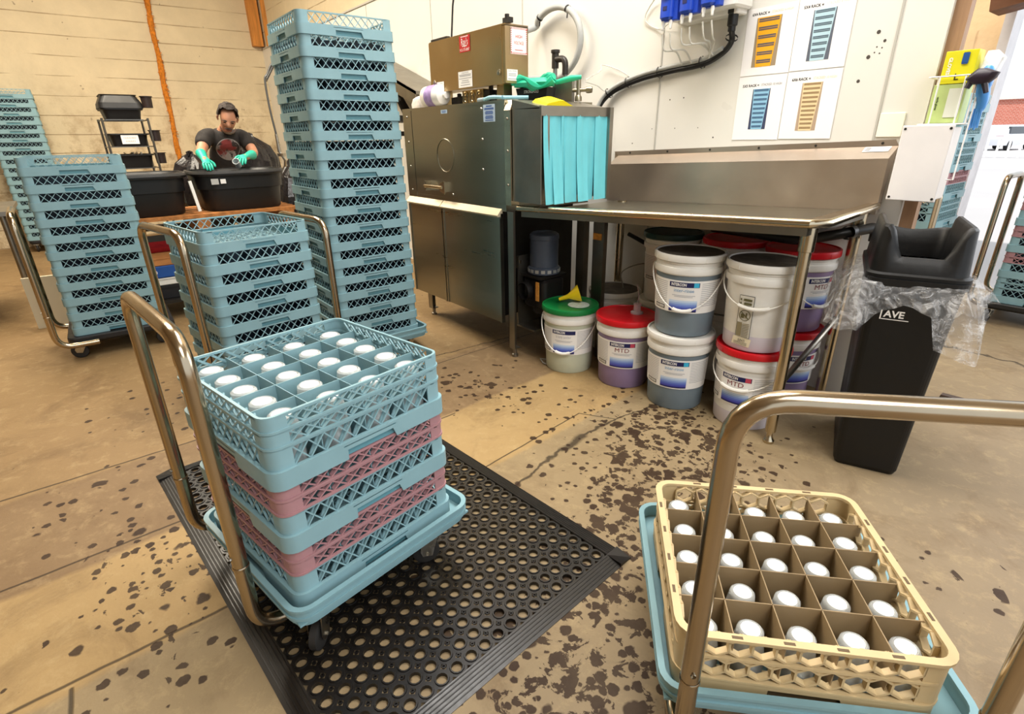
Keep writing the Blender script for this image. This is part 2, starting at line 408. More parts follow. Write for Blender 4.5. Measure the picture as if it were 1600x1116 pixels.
# the loose orange rope of filler down the seam of the left wall
def seam():
    mb = MB(); z = .3
    pts = [(-9.385, 1.36 + .1 * (zz / 4) + .006 * math.sin(zz * 9), zz) for zz in [.3 + .05 * i for i in range(79)]]
    mb.tube(pts, [.026 + .012 * random.random() for _ in pts], 7)
    for i in range(260):
        zz = .3 + 3.9 * random.random(); yy = 1.36 + .1 * zz / 4; a = random.uniform(-1.2, 1.2)
        mb.bar((-9.38, yy, zz), (-9.36, yy + .05 * math.sin(a), zz - .04 * math.cos(a)), .008)
    return mb
seam().build('foam_seam_filler', mat('orange_foam', 'C5761E', .9, var=.35, vscale=30), label='ragged orange foam filler running down the cracked cream wall', category='seam filler')

# ------------------------------------------------------------------ outdoors beyond the door
def flat(name, col, rough=.9, var=.1, vs=2): return mat(name, col, rough, var=var, vscale=vs)
MB().bb((-60, 5.8, -.15), (60, 130, -.02)).build('ground_outside', flat('pale_paving', 'B9B5B4', .9, .05, .3), kind='structure')
def brick_mat():
    m = bpy.data.materials.new('red_brick'); m.use_nodes = True; t = NT(m); p = t.n['Principled BSDF']
    tc = t.new('ShaderNodeTexCoord'); mp = t.new('ShaderNodeMapping'); mp.inputs['Rotation'].default_value = (PI / 2, 0, 0)
    t.link(tc.outputs['Object'], mp.inputs[0]); b = t.new('ShaderNodeTexBrick'); t.link(mp.outputs[0], b.inputs['Vector'])
    b.inputs['Color1'].default_value = (*hexc('C0705E'), 1); b.inputs['Color2'].default_value = (*hexc('B3624F'), 1); b.inputs['Mortar'].default_value = (*hexc('C9A697'), 1)
    b.inputs['Scale'].default_value = 1.6; t.link(b.outputs[0], p.inputs['Base Color']); p.inputs['Roughness'].default_value = .9
    return m
bd = empty('brick_building', (-14, 78, 0), label='low red brick building across the street seen through the open door', category='building')
MB().bb((-16, 0, 0), (22, 8, 4.0)).build('wall', brick_mat(), bd)
MB().bb((-16.3, -.3, 4.0), (22.3, 8.3, 4.25)).build('roof_edge', flat('coping', 'D8CFC6'), bd)
MB().bb((-6, -.05, 0), (-3.8, .1, 2.3)).build('door', flat('brown_door', '7A4A3A'), bd)
car = empty('car', (-8.9, 47, -.02), math.radians(80), label='white car parked outside beyond the open door', category='car')
b = MB(); b.loft([(0, 0, 4.3, 1.75, .3, .3), (0, 0, 4.4, 1.8, .35, .6), (0, 0, 4.35, 1.78, .35, .85), (-.2, 0, 3.4, 1.6, .3, .95), (-.3, 0, 2.6, 1.4, .3, 1.42), (-.3, 0, 2.4, 1.3, .3, 1.47)], 4, smooth=True)
b.build('body', mat('white_car_paint', 'C9CCD4', .2, coat=.5), car)
b = MB(); b.loft([(-.2, 0, 3.2, 1.64, .3, .96), (-.28, 0, 2.7, 1.47, .3, 1.36)], 4); b.build('window', mat('dark_glass', '30343A', .08), car)
for x in (-1.35, 1.35):
    for y in (-.8, .8):
        MB().lathe([(.0, -.1), (.31, -.1), (.33, 0), (.31, .1), (0, .1)], (x, y, .33), 20, axis='Y').build('wheel', mat('tyre_rubber', '202022', .8), car)
for y in (-.6, .6): MB().bb((-2.21, y - .18, .7), (-2.14, y + .18, .84)).build('tail_light', mat('red_lens', 'A02020', .3), car)
br = MB()
for i in range(40): br.bb((-13 + .4 * i, -.02, .0), (-12.92 + .4 * i, .02, .85))
br.bb((-13, -.04, .78), (3, .04, .9)); br.bb((-13, -.04, .2), (3, .04, .28))
o = br.build('white_railing', mat('white_paint', 'F4F4F2', .5), label='low white railing along the bright yard outside', category='railing'); o.location = (-2, 34, 0)
# rusty folded bracket above the far doorway
b = MB(); b.prism([(0, 0), (.30, .05), (.36, .35), (-.05, .38)], 'Y', 0, .25); b.prism([(.28, -.02), (.62, .26), (.58, .38), (.36, .3)], 'Y', -.06, .16)
b.bar((-.02, -.02, .3), (.3, -.06, .02), .05)
for i in range(7): b.bar((-.05 + .05 * i, -.05, .33 - .045 * i), (-.09 + .05 * i, -.05, .30 - .045 * i), .016)
o = b.build('door_track_bracket', mat('rusty_brown_steel', '6E4A34', .6, .4, var=.3, vscale=6), label='rusty brown folded steel bracket above the far doorway', category='bracket'); o.location = (-1.26, 5.15, 1.97)
MB().bb((.05, .02, .20), (.1, .4, .26)).build('arm', MATS['rusty_brown_steel'], o)

# ------------------------------------------------------------------ dish racks
BLUE = mat('blue_rack_plastic', '83A6AE', .42, var=.06, vscale=9)
BLUE_IN = mat('blue_recess_shade', '5E929F', .5)  # notch shade painted in: darker copy of the rack plastic
PINK = mat('mauve_rack_plastic', 'A67C80', .45, var=.06, vscale=9)
BEIGE = mat('beige_rack_plastic', 'C4AE84', .45, var=.06, vscale=9)
def rrect(a, r, n=5, ext=()):
    """points round a square of half-side a, corner radius r; ext = extra positions on each side (-a..a)"""
    pts = []
    for q in range(4):
        R = Matrix.Rotation(q * PI / 2, 2)
        for e in ext: pts.append((R @ Vector((e, -a)), q, e))
        for i in range(n + 1):
            t = math.radians(-90 + 90 * i / n)
            pts.append((R @ Vector((a - r + r * math.cos(t), -a + r + r * math.sin(t))), q, None))
    return pts
def ring(mb, a, th, z0, z1, r=.04, n=5, mi=0, ext=(), zfn=None):
    O = rrect(a, r, n, ext); I = rrect(a - th, max(r - th, .004), n, ext)
    lo = [z0 if (zfn is None or e is None) else zfn(e) for _, _, e in O]
    mb.wall([tuple(p) for p, _, _ in O], [tuple(p) for p, _, _ in I], lo, [z1] * len(O), mi, smooth=True)
def sides(fn):
    for q in range(4): fn(Matrix.Rotation(q * PI / 2, 3, 'Z'))
def corner_posts(mb, a, L, th, z0, z1, r=.028, mi=0):
    for q in range(4):
        R = Matrix.Rotation(q * PI / 2, 2); O = []; I = []
        O.append(R @ Vector((a - L, -a))); I.append(R @ Vector((a - L, -a + th)))
        for i in range(6):
            t = math.radians(-90 + 18 * i); c = Vector((a - r, -a + r)); d = Vector((math.cos(t), math.sin(t)))
            O.append(R @ (c + d * r)); I.append(R @ (c + d * (r - th)))
        O.append(R @ Vector((a, -a + L))); I.append(R @ Vector((a - th, -a + L)))
        k = len(O); mb.wall([tuple(p) for p in O], [tuple(p) for p in I], [z0] * k, [z1] * k, mi, closed=False, smooth=True)
def lattice(a, L, z0, z1, cells, w=.0032, dep=.005, R=None, inner=False, mi=0):
    mb = MB(); x0, x1 = -a + L, a - L; c = (x1 - x0) / cells
    for k in range(cells):
        for (p, q, yy) in (((x0 + k * c, z0), (x0 + (k + 1) * c, z1), -a + dep * .5), ((x0 + (k + 1) * c, z0), (x0 + k * c, z1), -a + dep * .5 + .0012)):
            mb.bar(R @ Vector((p[0], yy, p[1])), R @ Vector((q[0], yy, q[1])), w, dep, mi, up=R @ Vector((0, 1, 0)))
        if inner:
            yy = -a + .013
            mb.bar(R @ Vector((x0 + (k + .1) * c, yy, z0)), R @ Vector((x0 + (k + .9) * c, yy, z1)), .006, .004, mi, up=R @ Vector((0, 1, 0)))
    return mb
def honey(a, L, z0, z1, cells, R):
    mb = MB(); x0, x1 = -a + L, a - L; c = (x1 - x0) / cells; zm = (z0 + z1) / 2; h = (z1 - z0)
    up = R @ Vector((0, 1, 0)); y = -a + .007
    for k in range(cells):
        xa = x0 + k * c; P = [(xa, zm - h * .22), (xa + c / 2, z0 + .002), (xa + c, zm - h * .22), (xa + c, zm + h * .22), (xa + c / 2, z1 - .002), (xa, zm + h * .22)]
        for i in range(6):
            p, q = P[i], P[(i + 1) % 6]; mb.bar(R @ Vector((p[0], y, p[1])), R @ Vector((q[0], y, q[1])), .0045, .014, 0, up=up)
    return mb
PITCH = .0932; RH = .0982; EXT = .0386
class RackKit:
    pass
def kit_base(col, name, cells=11, inner=False, notch=True, top_z=RH, band=.046):
    """meshes of an open base rack: tub band with hand notches, corner posts, rim, four lattice sides, floor grid"""
    k = RackKit(); mb = MB(); e = .0005
    ext = (-.0665, -.0655, .0655, .0755)
    zf = lambda s: .026 if abs(s) < .066 else 0.
    ring(mb, .25, .0045, 0, band - .004, .034, ext=ext, zfn=zf)
    ring(mb, .25, .0115, band - .004, band, .034)
    def notchbox(R):
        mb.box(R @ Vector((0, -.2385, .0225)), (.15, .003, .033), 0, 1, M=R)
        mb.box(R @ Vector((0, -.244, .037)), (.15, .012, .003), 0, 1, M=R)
    sides(notchbox)
    corner_posts(mb, .2425, .052, .003, band - .002, top_z - .003)
    ring(mb, .2425, .007, top_z - .0065, top_z, .029)
    k.body = mb.mesh('rack_body', [col, BLUE_IN if col is BLUE else mat('beige_rack_recess', '9A8460', .5)])
    k.lat = []
    for q in range(4):
        R = Matrix.Rotation(q * PI / 2, 3, 'Z'); k.lat.append(lattice(.2425, .052, band, top_z - .006, cells, R=R, inner=inner).mesh('rack_lattice', [col]))
    g = MB()
    for i in range(13):
        x = -.228 + .038 * i; g.bb((x - .002, -.235, .0056), (x + .002, .235, .0092)); g.bb((-.235, x - .002, .0056), (.235, x + .002, .0092))
    for i in range(12):
        for j in range(12):
            if (i + j) % 2 == 0: g.bb((-.228 + .038 * i + .012, -.228 + .038 * j + .012, .0045), (-.228 + .038 * i + .026, -.228 + .038 * j + .026, .0075))
    k.grid = g.mesh('rack_floor', [col]); return k
def kit_ext(col, cells=11, inner=False, h=EXT):
    k = RackKit(); mb = MB()
    ring(mb, .2455, .006, 0, .0055, .031); corner_posts(mb, .2425, .052, .003, .004, h - .003); ring(mb, .2425, .007, h - .0065, h, .029)
    k.body = mb.mesh('extender_body', [col]); k.lat = [lattice(.2425, .052, .005, h - .006, cells, R=Matrix.Rotation(q * PI / 2, 3, 'Z'), inner=inner).mesh('extender_lattice', [col]) for q in range(4)]
    return k
def dividers(col, nx, ny, z0, z1, a=.2335, th=.0018):
    mb = MB()
    for i in range(1, nx): x = -a + 2 * a * i / nx; mb.bb((x - th / 2, -a, z0), (x + th / 2, a, z1))
    for i in range(1, ny): y = -a + 2 * a * i / ny; mb.bb((-a, y - th / 2, z0), (a, y + th / 2, z1))
    return mb.mesh('divider_grid', [col])
KB = kit_base(BLUE, 'blue', 10); KB_BIG = kit_base(BLUE, 'blue', 10, inner=True)
KE_BLUE = kit_ext(BLUE, 10, True); KE_PINK = kit_ext(PINK, 10, True)
DIV55 = dividers(mat('shaded_insert', '1E2A38', .5), 5, 5, .0095, .088); DIV45 = dividers(BLUE, 4, 5, .0095, RH + 2 * EXT - .022)  # hidden inserts coloured dark to carry the shade inside the racks
def make_rack(kit, div=None, exts=(), name='dish_rack'):
    r = empty(name)
    part('rack_body', kit.body, r)
    for l in kit.lat: part('lattice_side', l, r)
    part('floor_grid', kit.grid, r)
    if div: part('divider_grid', div, r)
    z = RH - .0005
    for e in exts:
        x = part('extender', e.body, r); x.location.z = z
        for l in e.lat: part('lattice_side', l, x)
        z += EXT
    return r
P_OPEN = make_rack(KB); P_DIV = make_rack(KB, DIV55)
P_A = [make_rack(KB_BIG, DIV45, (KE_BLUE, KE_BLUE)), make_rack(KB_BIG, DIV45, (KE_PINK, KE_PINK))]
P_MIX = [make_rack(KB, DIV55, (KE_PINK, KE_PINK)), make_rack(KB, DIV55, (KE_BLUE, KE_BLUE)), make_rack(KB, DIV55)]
PROTOS = [P_OPEN, P_DIV] + P_A + P_MIX
def put(proto, loc, rz, label, group, category='dish rack'):
    c = copy_tree(proto); c.location = loc; c.rotation_euler = (0, 0, rz); return tag(c, label, category, group)
def nm(i, n): return 'topmost' if i == n - 1 else ('bottom' if i == 0 else ORD[n - 1 - i])
def stack(x, y, rz, z0, n, what, where, group, top_open=True, pitch=PITCH, skip=()):
    for i in range(n):
        if i in skip: continue
        j = n - 1 - i
        w = {0: 'topmost', n - 1: 'lowest'}.get(j, ORD[j] + ' from the top')
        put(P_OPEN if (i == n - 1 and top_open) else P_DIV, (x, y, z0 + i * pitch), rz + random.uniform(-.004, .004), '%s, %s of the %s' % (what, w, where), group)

# ------------------------------------------------------------------ dollies
STEEL = mat('worn_steel_tube', 'AC9C84', .20, 1., var=.22, vscale=3, stretch=(1, 1, .25))
CHROME = mat('bright_zinc', 'B9B4A8', .3, 1., var=.1)
RUB = mat('black_rubber_wheel', '2A2826', .6, var=.2)
TRAYB = mat('blue_dolly_plastic', '7DA2AB', .4, var=.06)
BLK = mat('black_plastic', '1C1C1D', .42, var=.15)
def caster(parent, x, y, ztop, rz, r=.042):
    c = empty('caster', (x, y, 0), rz); c.parent = parent
    b = MB(); b.box((0, 0, ztop - .003), (.07, .06, .006)); b.lathe([(.0, ztop - .006), (.022, ztop - .006), (.024, ztop - .018), (.0, ztop - .018)], n=16)
    for s in (-1, 1): b.prism([(-.026, ztop - .014), (.026, ztop - .014), (-.004, r - .012), (-.034, r - .008), (-.04, r + .01)], 'Y', s * .019 - .0015, s * .019 + .0015)
    b.lathe([(.005, -.025), (.005, .025)], (-.02, 0, r), 8, axis='Y')
    b.build('fork', CHROME, c)
    w = MB().lathe([(0, -.008), (.014, -.012), (.024, -.011), (r - .008, -.012), (r, -.009), (r, .009), (r - .008, .012), (.024, .011), (.014, .012), (0, .008)], (-.02, 0, r), 28, axis='Y')
    w.build('wheel', RUB, c)
    return c
def handle_tube(parent, P, Q, ztop, inx, zlow=.095, r=.0175, lean=0.):
    """U-shaped push handle whose feet turn in under the deck; inx = inward vector"""
    P = Vector(P); Q = Vector(Q); i = Vector(inx)
    a = [P + i * .20 + Vector((0, 0, zlow)), P + Vector((0, 0, zlow)), P + Vector((0, 0, ztop)), Q + Vector((0, 0, ztop)), Q + Vector((0, 0, zlow)), Q + i * .20 + Vector((0, 0, zlow))]
    mb = MB(); mb.tube(bend(a, .085, 8), r, 16)
    for X in (P, Q): mb.lathe([(r + .0005, .300), (r + .0018, .302), (r + .0018, .306), (r + .0005, .308)], (X.x, X.y, 0), 16)
    h = mb.build('push_handle', STEEL, parent)
    for X in (P, Q): MB().lathe([(0, .004), (.005, .003), (.005, -.003)], (X.x, X.y - r, .335), 8, axis='Y').build('screw', CHROME, h)
    return h
def tray_dolly(name, loc, rz, half, label, group, zt=.176, z0=.113, casters=(0, 0, 0, 0)):
    d = empty(name, loc, rz, label=label, category='dolly', group=group)
    mb = MB(); ring(mb, half, .006, z0 + .016, zt, .045); ring(mb, half + .005, .014, zt - .004, zt + .003, .05); ring(mb, half + .004, .008, z0 + .026, z0 + .034, .05)
    ring(mb, half - .008, .006, z0, z0 + .018, .04)
    mb.bb((-half + .006, -half + .006, z0 + .014), (half - .006, half - .006, z0 + .020)); mb.build('tray', TRAYB, d)
    fr = MB()
    for s in (-1, 1): fr.bb((-half + .06, s * (half - .09) - .02, z0 - .012), (half - .06, s * (half - .09) + .02, z0))
    fr.build('frame', CHROME, d)
    for (sx, sy), a in zip(((-1, -1), (1, -1), (1, 1), (-1, 1)), casters): caster(d, sx * (half - .09), sy * (half - .09), z0 - .012, a)
    return d
def slab_dolly(name, loc, rz, half, label, group, zt=.143, casters=(0, 0, 0, 0)):
    d = empty(name, loc, rz, label=label, category='dolly', group=group)
    mb = MB(); mb.loft([(0, 0, 2 * half - .03, 2 * half - .03, .04, zt - .045), (0, 0, 2 * half, 2 * half, .05, zt - .03), (0, 0, 2 * half, 2 * half, .05, zt - .006), (0, 0, 2 * half - .01, 2 * half - .01, .05, zt)], 5)
    mb.build('deck', BLK, d)
    for (sx, sy), a in zip(((-1, -1), (1, -1), (1, 1), (-1, 1)), casters): caster(d, sx * (half - .06), sy * (half - .06), zt - .045, a, .046)
    return d
GD = 'rack dollies on the wet floor'
# cart A: the tall glass racks on the rubber mat
AX, AY, AR = -1.342, .382, 1.756
MAT_H = .012
dA = tray_dolly('rack_dolly', (-1.345, .392, MAT_H), AR - PI / 2 - .01, .280, 'blue tray dolly with a bent steel handle standing on the rubber mat', GD, casters=(.6, 2.2, 1.1, 2.8), zt=.214, z0=.158)
def world_handle(d, P, Q, ztop, inward, **k):
    """handle given in room coordinates, attached to dolly d"""
    M = Matrix.Translation(d.location) @ Matrix.Rotation(d.rotation_euler.z, 4, 'Z'); I = M.inverted()
    p = I @ Vector((P[0], P[1], 0)); q = I @ Vector((Q[0], Q[1], 0)); i = (I.to_3x3() @ Vector((*inward, 0))).normalized()
    p.z = q.z = 0; return handle_tube(d, p, q, ztop - d.location.z, i, **k)
world_handle(dA, (-1.665, .050), (-1.165, .098), .885, (-.10, .99))
GA = 'glass racks in the stack on the rubber mat'
zA = .199
put(P_A[1], (AX, AY, zA), AR, 'blue base rack with two mauve extenders, lowest on the dolly on the rubber mat', GA)
put(P_A[1], (AX, AY, zA + .1704), AR, 'blue base rack with two mauve extenders, middle of the glass stack on the rubber mat', GA)
put(P_A[0], (AX, AY, zA + .3408), AR, 'all-blue twenty-compartment rack of upturned glasses, topmost of the stack on the mat', GA)
# cart B behind it
BX, BY, BR = -2.878, .591, 1.721
dB = tray_dolly('rack_dolly', (BX, BY, 0), BR - PI / 2, .288, 'blue tray dolly with steel handles at both ends behind the glass cart', GD, casters=(.3, 1.3, 2, 0), zt=.155, z0=.104)
world_handle(dB, (-3.10, .225), (-2.605, .318), .885, (-.15, .98))
world_handle(dB, (-3.13, .865), (-2.64, .938), .875, (.15, -.98))
stack(BX, BY, BR, .135, 8, 'open blue dish rack', 'low stack between two handles', 'racks in the low stack with two handles')
# cart C, the tallest stack
CX, CY, CR_ = -3.095, 1.271, 1.566
dC = tray_dolly('rack_dolly', (CX, CY, 0), 0, .288, 'blue tray dolly under the tallest rack stack by the steel machine', GD, casters=(.3, 1.3, 2, 0), zt=.150, z0=.090)
stack(CX, CY, CR_, .117, 18, 'light blue dish rack', 'tallest stack', 'racks in the tallest stack')
# cart D at the left
DX, DY, DR = -4.321, .068, 1.533
dD = slab_dolly('rack_dolly', (DX, DY, 0), DR - PI / 2, .285, 'black flat dolly on casters under the left stack of racks', GD, casters=(-.7, 1.3, 1.9, .4))
world_handle(dD, (-4.50, -.29), (-4.01, -.275), .885, (0, 1), zlow=.11)
stack(DX, DY, DR, .144, 11, 'pale blue dish rack', 'stack on the left black dolly', 'racks in the left stack')
# the distant stack at the far left
dG = slab_dolly('rack_dolly', (-9.05, -.28, 0), 0, .24, 'dolly almost hidden under the far stack by the cream wall', GD)
stack(-9.08, -.28, PI / 2, .144, 18, 'small far-off pale rack', 'stack by the cream wall', 'racks in the far left stack')
# stack H behind the wall end, stack I by the bright door
dH = slab_dolly('rack_dolly', (-1.25, 4.45, 0), 0, .285, 'dolly under the racks behind the end of the white wall', GD)
world_handle(dH, (-1.48, 4.06), (-.98, 4.06), .93, (0, 1), zlow=.11)
z = .144
seqH = [0, 0, 1, 1, 0, 1, 1, 2]; names = []
for i, k in enumerate(seqH):
    hh = PITCH + (2 * EXT if k < 2 else 0); j = len(seqH) - 1 - i
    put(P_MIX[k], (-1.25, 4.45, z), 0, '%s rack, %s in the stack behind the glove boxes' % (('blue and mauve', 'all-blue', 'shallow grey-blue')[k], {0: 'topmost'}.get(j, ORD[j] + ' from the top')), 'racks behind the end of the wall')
    z += hh
dI = slab_dolly('rack_dolly', (-.47, 5.02, 0), 0, .285, 'black dolly with a swivel caster under the rack stack by the bright doorway', GD, casters=(1.4, 1.3, 1.9, .4))
world_handle(dI, (-.83, 4.80), (-.83, 5.24), .95, (1, 0), zlow=.11)
z = .144
for i in range(6):
    k = 1 if i == 0 else 0; j = 5 - i
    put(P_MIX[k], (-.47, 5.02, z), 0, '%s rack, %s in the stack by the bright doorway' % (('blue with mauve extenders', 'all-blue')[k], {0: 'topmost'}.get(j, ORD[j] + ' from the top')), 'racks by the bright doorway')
    z += PITCH + 2 * EXT
# cart E: the beige glass rack in front
EX, EY, ER = -.369, 1.055, .736
def beige():
    r = empty('glass_rack'); mb = MB(); h = .156
    ring(mb, .246, .004, 0, .042, .04, ext=(-.0665, -.0655, .0655, .0755), zfn=lambda s: .026 if abs(s) < .066 else 0.)
    ring(mb, .248, .012, .038, .043, .042); corner_posts(mb, .2425, .05, .003, .041, h - .003); ring(mb, .2455, .009, .093, .099, .04)
    ring(mb, .252, .016, h - .007, h, .044)
    for q in range(4):
        R = Matrix.Rotation(q * PI / 2, 3, 'Z')
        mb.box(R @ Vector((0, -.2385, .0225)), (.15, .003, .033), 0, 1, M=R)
        for i in range(4): mb.box(R @ Vector((-.14 + .093 * i, -.2445, h + .0002)), (.020, .006, .001), 0, 1, M=R)
    me = mb.mesh('rack_body', [BEIGE, mat('beige_rack_recess', '5E4C34', .5)]); part('rack_body', me, r)  # second material paints the shade of notches and rim slots in darker beige
    for q in range(4):
        R = Matrix.Rotation(q * PI / 2, 3, 'Z'); b = honey(.2425, .05, .043, .095, 9, R); c = honey(.2425, .05, .098, h - .006, 9, R)
        b.add(c.v, c.f); part('honeycomb_side', b.mesh('honeycomb', [BEIGE]), r)
    g = MB()
    for i in range(13):
        x = -.228 + .038 * i; g.bb((x - .002, -.235, .0056), (x + .002, .235, .0092)); g.bb((-.235, x - .002, .0056), (.235, x + .002, .0092))
    part('floor_grid', g.mesh('rack_floor', [BEIGE]), r)
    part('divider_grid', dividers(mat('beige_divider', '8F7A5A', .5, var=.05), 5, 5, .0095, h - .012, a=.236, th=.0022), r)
    return r
rE = beige(); rE.location = (EX, EY, .200); rE.rotation_euler.z = ER
tag(rE, 'beige twenty-five compartment glass rack on the blue dolly in the foreground', 'glass rack')
dE = tray_dolly('rack_dolly', (-.374, 1.085, 0), ER + .02, .290, 'blue tray dolly with a wide steel handle under the beige glass rack', GD, casters=(.6, 2.2, 1.1, 2.8), zt=.226, z0=.170)
world_handle(dE, (-.336, .676), (.036, 1.012), .888, (-.67, .74))
# upturned glasses
GLS = mat('drinking_glass', 'F2F6F5', .15, trans=.6, ior=1.2)
FROST = mat('thick_white_glass_foot', 'F6F6F2', .55, var=.03, vscale=30)
def glass(h, rb, rt, name):
    g = empty(name); b = MB()
    b.lathe([(rt, 0), (rt * .97, h * .4), (rb, h - .012), (rb * .96, h - .004), (rb * .80, h), (rb * .72, h - .002), (rb * .72, h - .010), (rb * .9, h - .016), (rt * .94, h * .4), (rt - .002, 0)], n=28)
    part('bowl', b.mesh('glass_bowl', [GLS]), g)
    f = MB(); f.lathe([(0, h - .0015), (rb * .70, h - .0015), (rb * .72, h - .004), (rb * .70, h - .010), (0, h - .010)], n=24)
    part('foot', f.mesh('glass_foot', [FROST]), g); return g
gA = glass(.138, .031, .038, 'drinking_glass'); gE = glass(.112, .0265, .036, 'drinking_glass')
rowE = ['front', 'second', 'middle', 'fourth', 'back']; colw = ['leftmost', 'second from left', 'centre', 'second from right', 'rightmost']
def place_glasses(proto, x, y, rz, z, nx, ny, a, lab, group):
    for i in range(nx):
        for j in range(ny):
            u = -a + 2 * a * (i + .5) / nx + random.uniform(-.004, .004); v = -a + 2 * a * (j + .5) / ny + random.uniform(-.004, .004)
            c = copy_tree(proto); c.location = (x + math.cos(rz) * u - math.sin(rz) * v, y + math.sin(rz) * u + math.cos(rz) * v, z); c.rotation_euler = (0, 0, random.random() * 6)
            tag(c, lab(i, j), 'glass', group)
cE = ['leftmost', 'second from left', 'middle', 'second from right', 'rightmost']; rE_ = ['nearest', 'second nearest', 'middle', 'second farthest', 'farthest']
place_glasses(gE, EX, EY, ER, .2005 + .0092, 5, 5, .236, lambda i, j: 'upturned clear glass in the beige rack, %s row, %s' % (rE_[j], cE[i]), 'glasses in the beige rack')
kA = ['nearest', 'second nearest', 'second farthest', 'farthest']; lA = ['right-hand', 'second from right', 'middle', 'second from left', 'left-hand']
place_glasses(gA, AX, AY, AR, zA + .3408 + .0098, 4, 5, .2335, lambda i, j: 'upturned white-footed glass in the blue rack, %s line, %s row' % (kA[i], lA[j]), 'glasses in the blue top rack')
for p in PROTOS + [gA, gE]:
    for ch in list(p.children_recursive): bpy.data.objects.remove(ch)
    bpy.data.objects.remove(p)

# ------------------------------------------------------------------ rubber mat
def rubber_mat():
    L, Wd, T, B = 1.585, .992, .012, .055; mb = MB(); x0, x1, y0, y1 = -L / 2, L / 2, -Wd / 2, Wd / 2
    # bevelled border
    def border(ax, lo, hi, sgn):
        if ax == 'x': prof = [(sgn * (Wd / 2), .001), (sgn * (Wd / 2 - B), T), (sgn * (Wd / 2 - B), .0), (sgn * Wd / 2, 0)]; mb.prism(prof, 'X', lo, hi)
        else: prof = [(sgn * (L / 2), .001), (sgn * (L / 2 - B), T), (sgn * (L / 2 - B), .0), (sgn * L / 2, 0)]; mb.prism(prof, 'Y', lo, hi)
    for s in (-1, 1): border('x', x0, x1, s); border('y', y0 + .002, y1 - .002, s)
    for s in (-1, 1):
        for i in range(5):
            q = Wd / 2 - .012 - .0095 * i; h = .001 + (T - .001) * (Wd / 2 - q) / B
            mb.bb((x0 + .06, s * q - .0015, h - .002), (x1 - .06, s * q + .0015, h + .0012))
            q = L / 2 - .012 - .0095 * i; mb.bb((s * q - .0015, y0 + .06, h - .002), (s * q + .0015, y1 - .06, h + .0012))
    # ring cells between square pitch: plate with round holes and a raised lip round each
    ix0, ix1, iy0, iy1 = x0 + B, x1 - B, y0 + B, y1 - B; nx, ny = 31, 19; cx, cy = (ix1 - ix0) / nx, (iy1 - iy0) / ny
    n = 12; R = .0150
    for i in range(nx):
        for j in range(ny):
            mx, my = ix0 + (i + .5) * cx, iy0 + (j + .5) * cy; vs = []
            for k in range(n):
                a = 2 * PI * k / n; c, s = math.cos(a), math.sin(a); q = 1 / max(abs(c), abs(s))
                vs.append((mx + c * q * cx / 2, my + s * q * cy / 2, T - .003))
            for rr, zz in ((R + .0045, T - .003), (R + .0035, T), (R, T), (R - .0005, .0015)):
                vs += [(mx + rr * math.cos(2 * PI * k / n), my + rr * math.sin(2 * PI * k / n), zz) for k in range(n)]
            fs = []
            for lv in range(4):
                for k in range(n): l = (k + 1) % n; fs.append((lv * n + k, lv * n + l, (lv + 1) * n + l, (lv + 1) * n + k))
            mb.add(vs, fs)
    for i in range(1, nx):
        for j in range(1, ny):
            mb.lathe([(.0062, T - .0035), (.0058, T - .001), (.0035, T - .001), (.003, T - .005), (0, T - .005)], (ix0 + i * cx, iy0 + j * cy, 0), 6)
    return mb
mo = rubber_mat().build('floor_mat', mat('black_floor_rubber', '171412', .34, var=.35, vscale=20), label='black rubber anti-fatigue mat with round drain holes under the glass cart', category='mat')
mo.location = (-1.552, .5475, .0005); mo.rotation_euler.z = math.radians(4.5)

# ------------------------------------------------------------------ dish machine
SS = mat('brushed_stainless', 'A39F90', .30, 1., var=.05, vscale=1.2, stretch=(.6, .6, 6))
SS_D = mat('dull_stainless', '8F8A80', .36, 1., var=.18, vscale=4, bump=.04, bscale=30)
SS_B = mat('warm_polished_steel', 'C2B49A', .24, 1., var=.1, vscale=3)
WHITE = mat('white_plastic', 'EFEDE6', .4); PAPER = mat('printed_paper', 'F4F2EE', .6); GREY = mat('print_grey', '9A9A9C', .7)
NAVY = mat('print_navy', '1A1F55', .5); BLACK = mat('print_black', '141416', .5); RED = mat('print_red', 'C81E1E', .45)
DK = mat('dark_metal', '3A3733', .45, .6, var=.2); SLATE = mat('slate_motor_paint', '3E4653', .45, var=.2, vscale=12)
dm = empty('dish_machine', (-2.9, 2.2, 0), label='stainless conveyor dish machine with a hood, round emblem and control box', category='dish machine')
def at(o, *p): return tuple(a - b for a, b in zip(p, o.location))
def shift(mb, o): mb.v = [tuple(a - b for a, b in zip(v, o.location)) for v in mb.v]; return mb
x0, x1, yf, yb = -3.46, -2.372, 1.86, 2.50
b = MB(); b.bb((x0, yf, .858), (x1, yb, 1.408)); b.bb((x0 - .004, yf - .005, 1.402), (x1 + .004, yb, 1.416))
b.bb((x0, yf - .006, .88), (-3.35, yf, 1.402)); b.bb((-3.345, yf - .004, .900), (x1, yf, 1.402)); b.bb((x0, yf - .003, .858), (x1, yf, .893))
shift(b, dm).build('hood', SS, dm)
b = MB(); b.tube([(-2.963 + .094 * math.cos(a), yf - .0045, 1.139 + .094 * math.sin(a)) for a in [2 * PI * i / 40 for i in range(40)]], .0028, 6, closed=True); shift(b, dm).build('round_emblem', SS, dm)
for (x, z) in ((-3.405, 1.367), (-3.405, 1.216), (-3.405, 1.065), (-3.405, .915), (-2.573, 1.381), (-2.571, 1.228), (-2.574, 1.071), (-2.90, .915)):
    b = MB(); b.lathe([(.008, 0), (.0075, -.003), (.004, -.006), (0, -.0065)], (x, yf - .004, z), 12, axis='Y'); shift(b, dm).build('bolt', CHROME, dm)
b = MB()
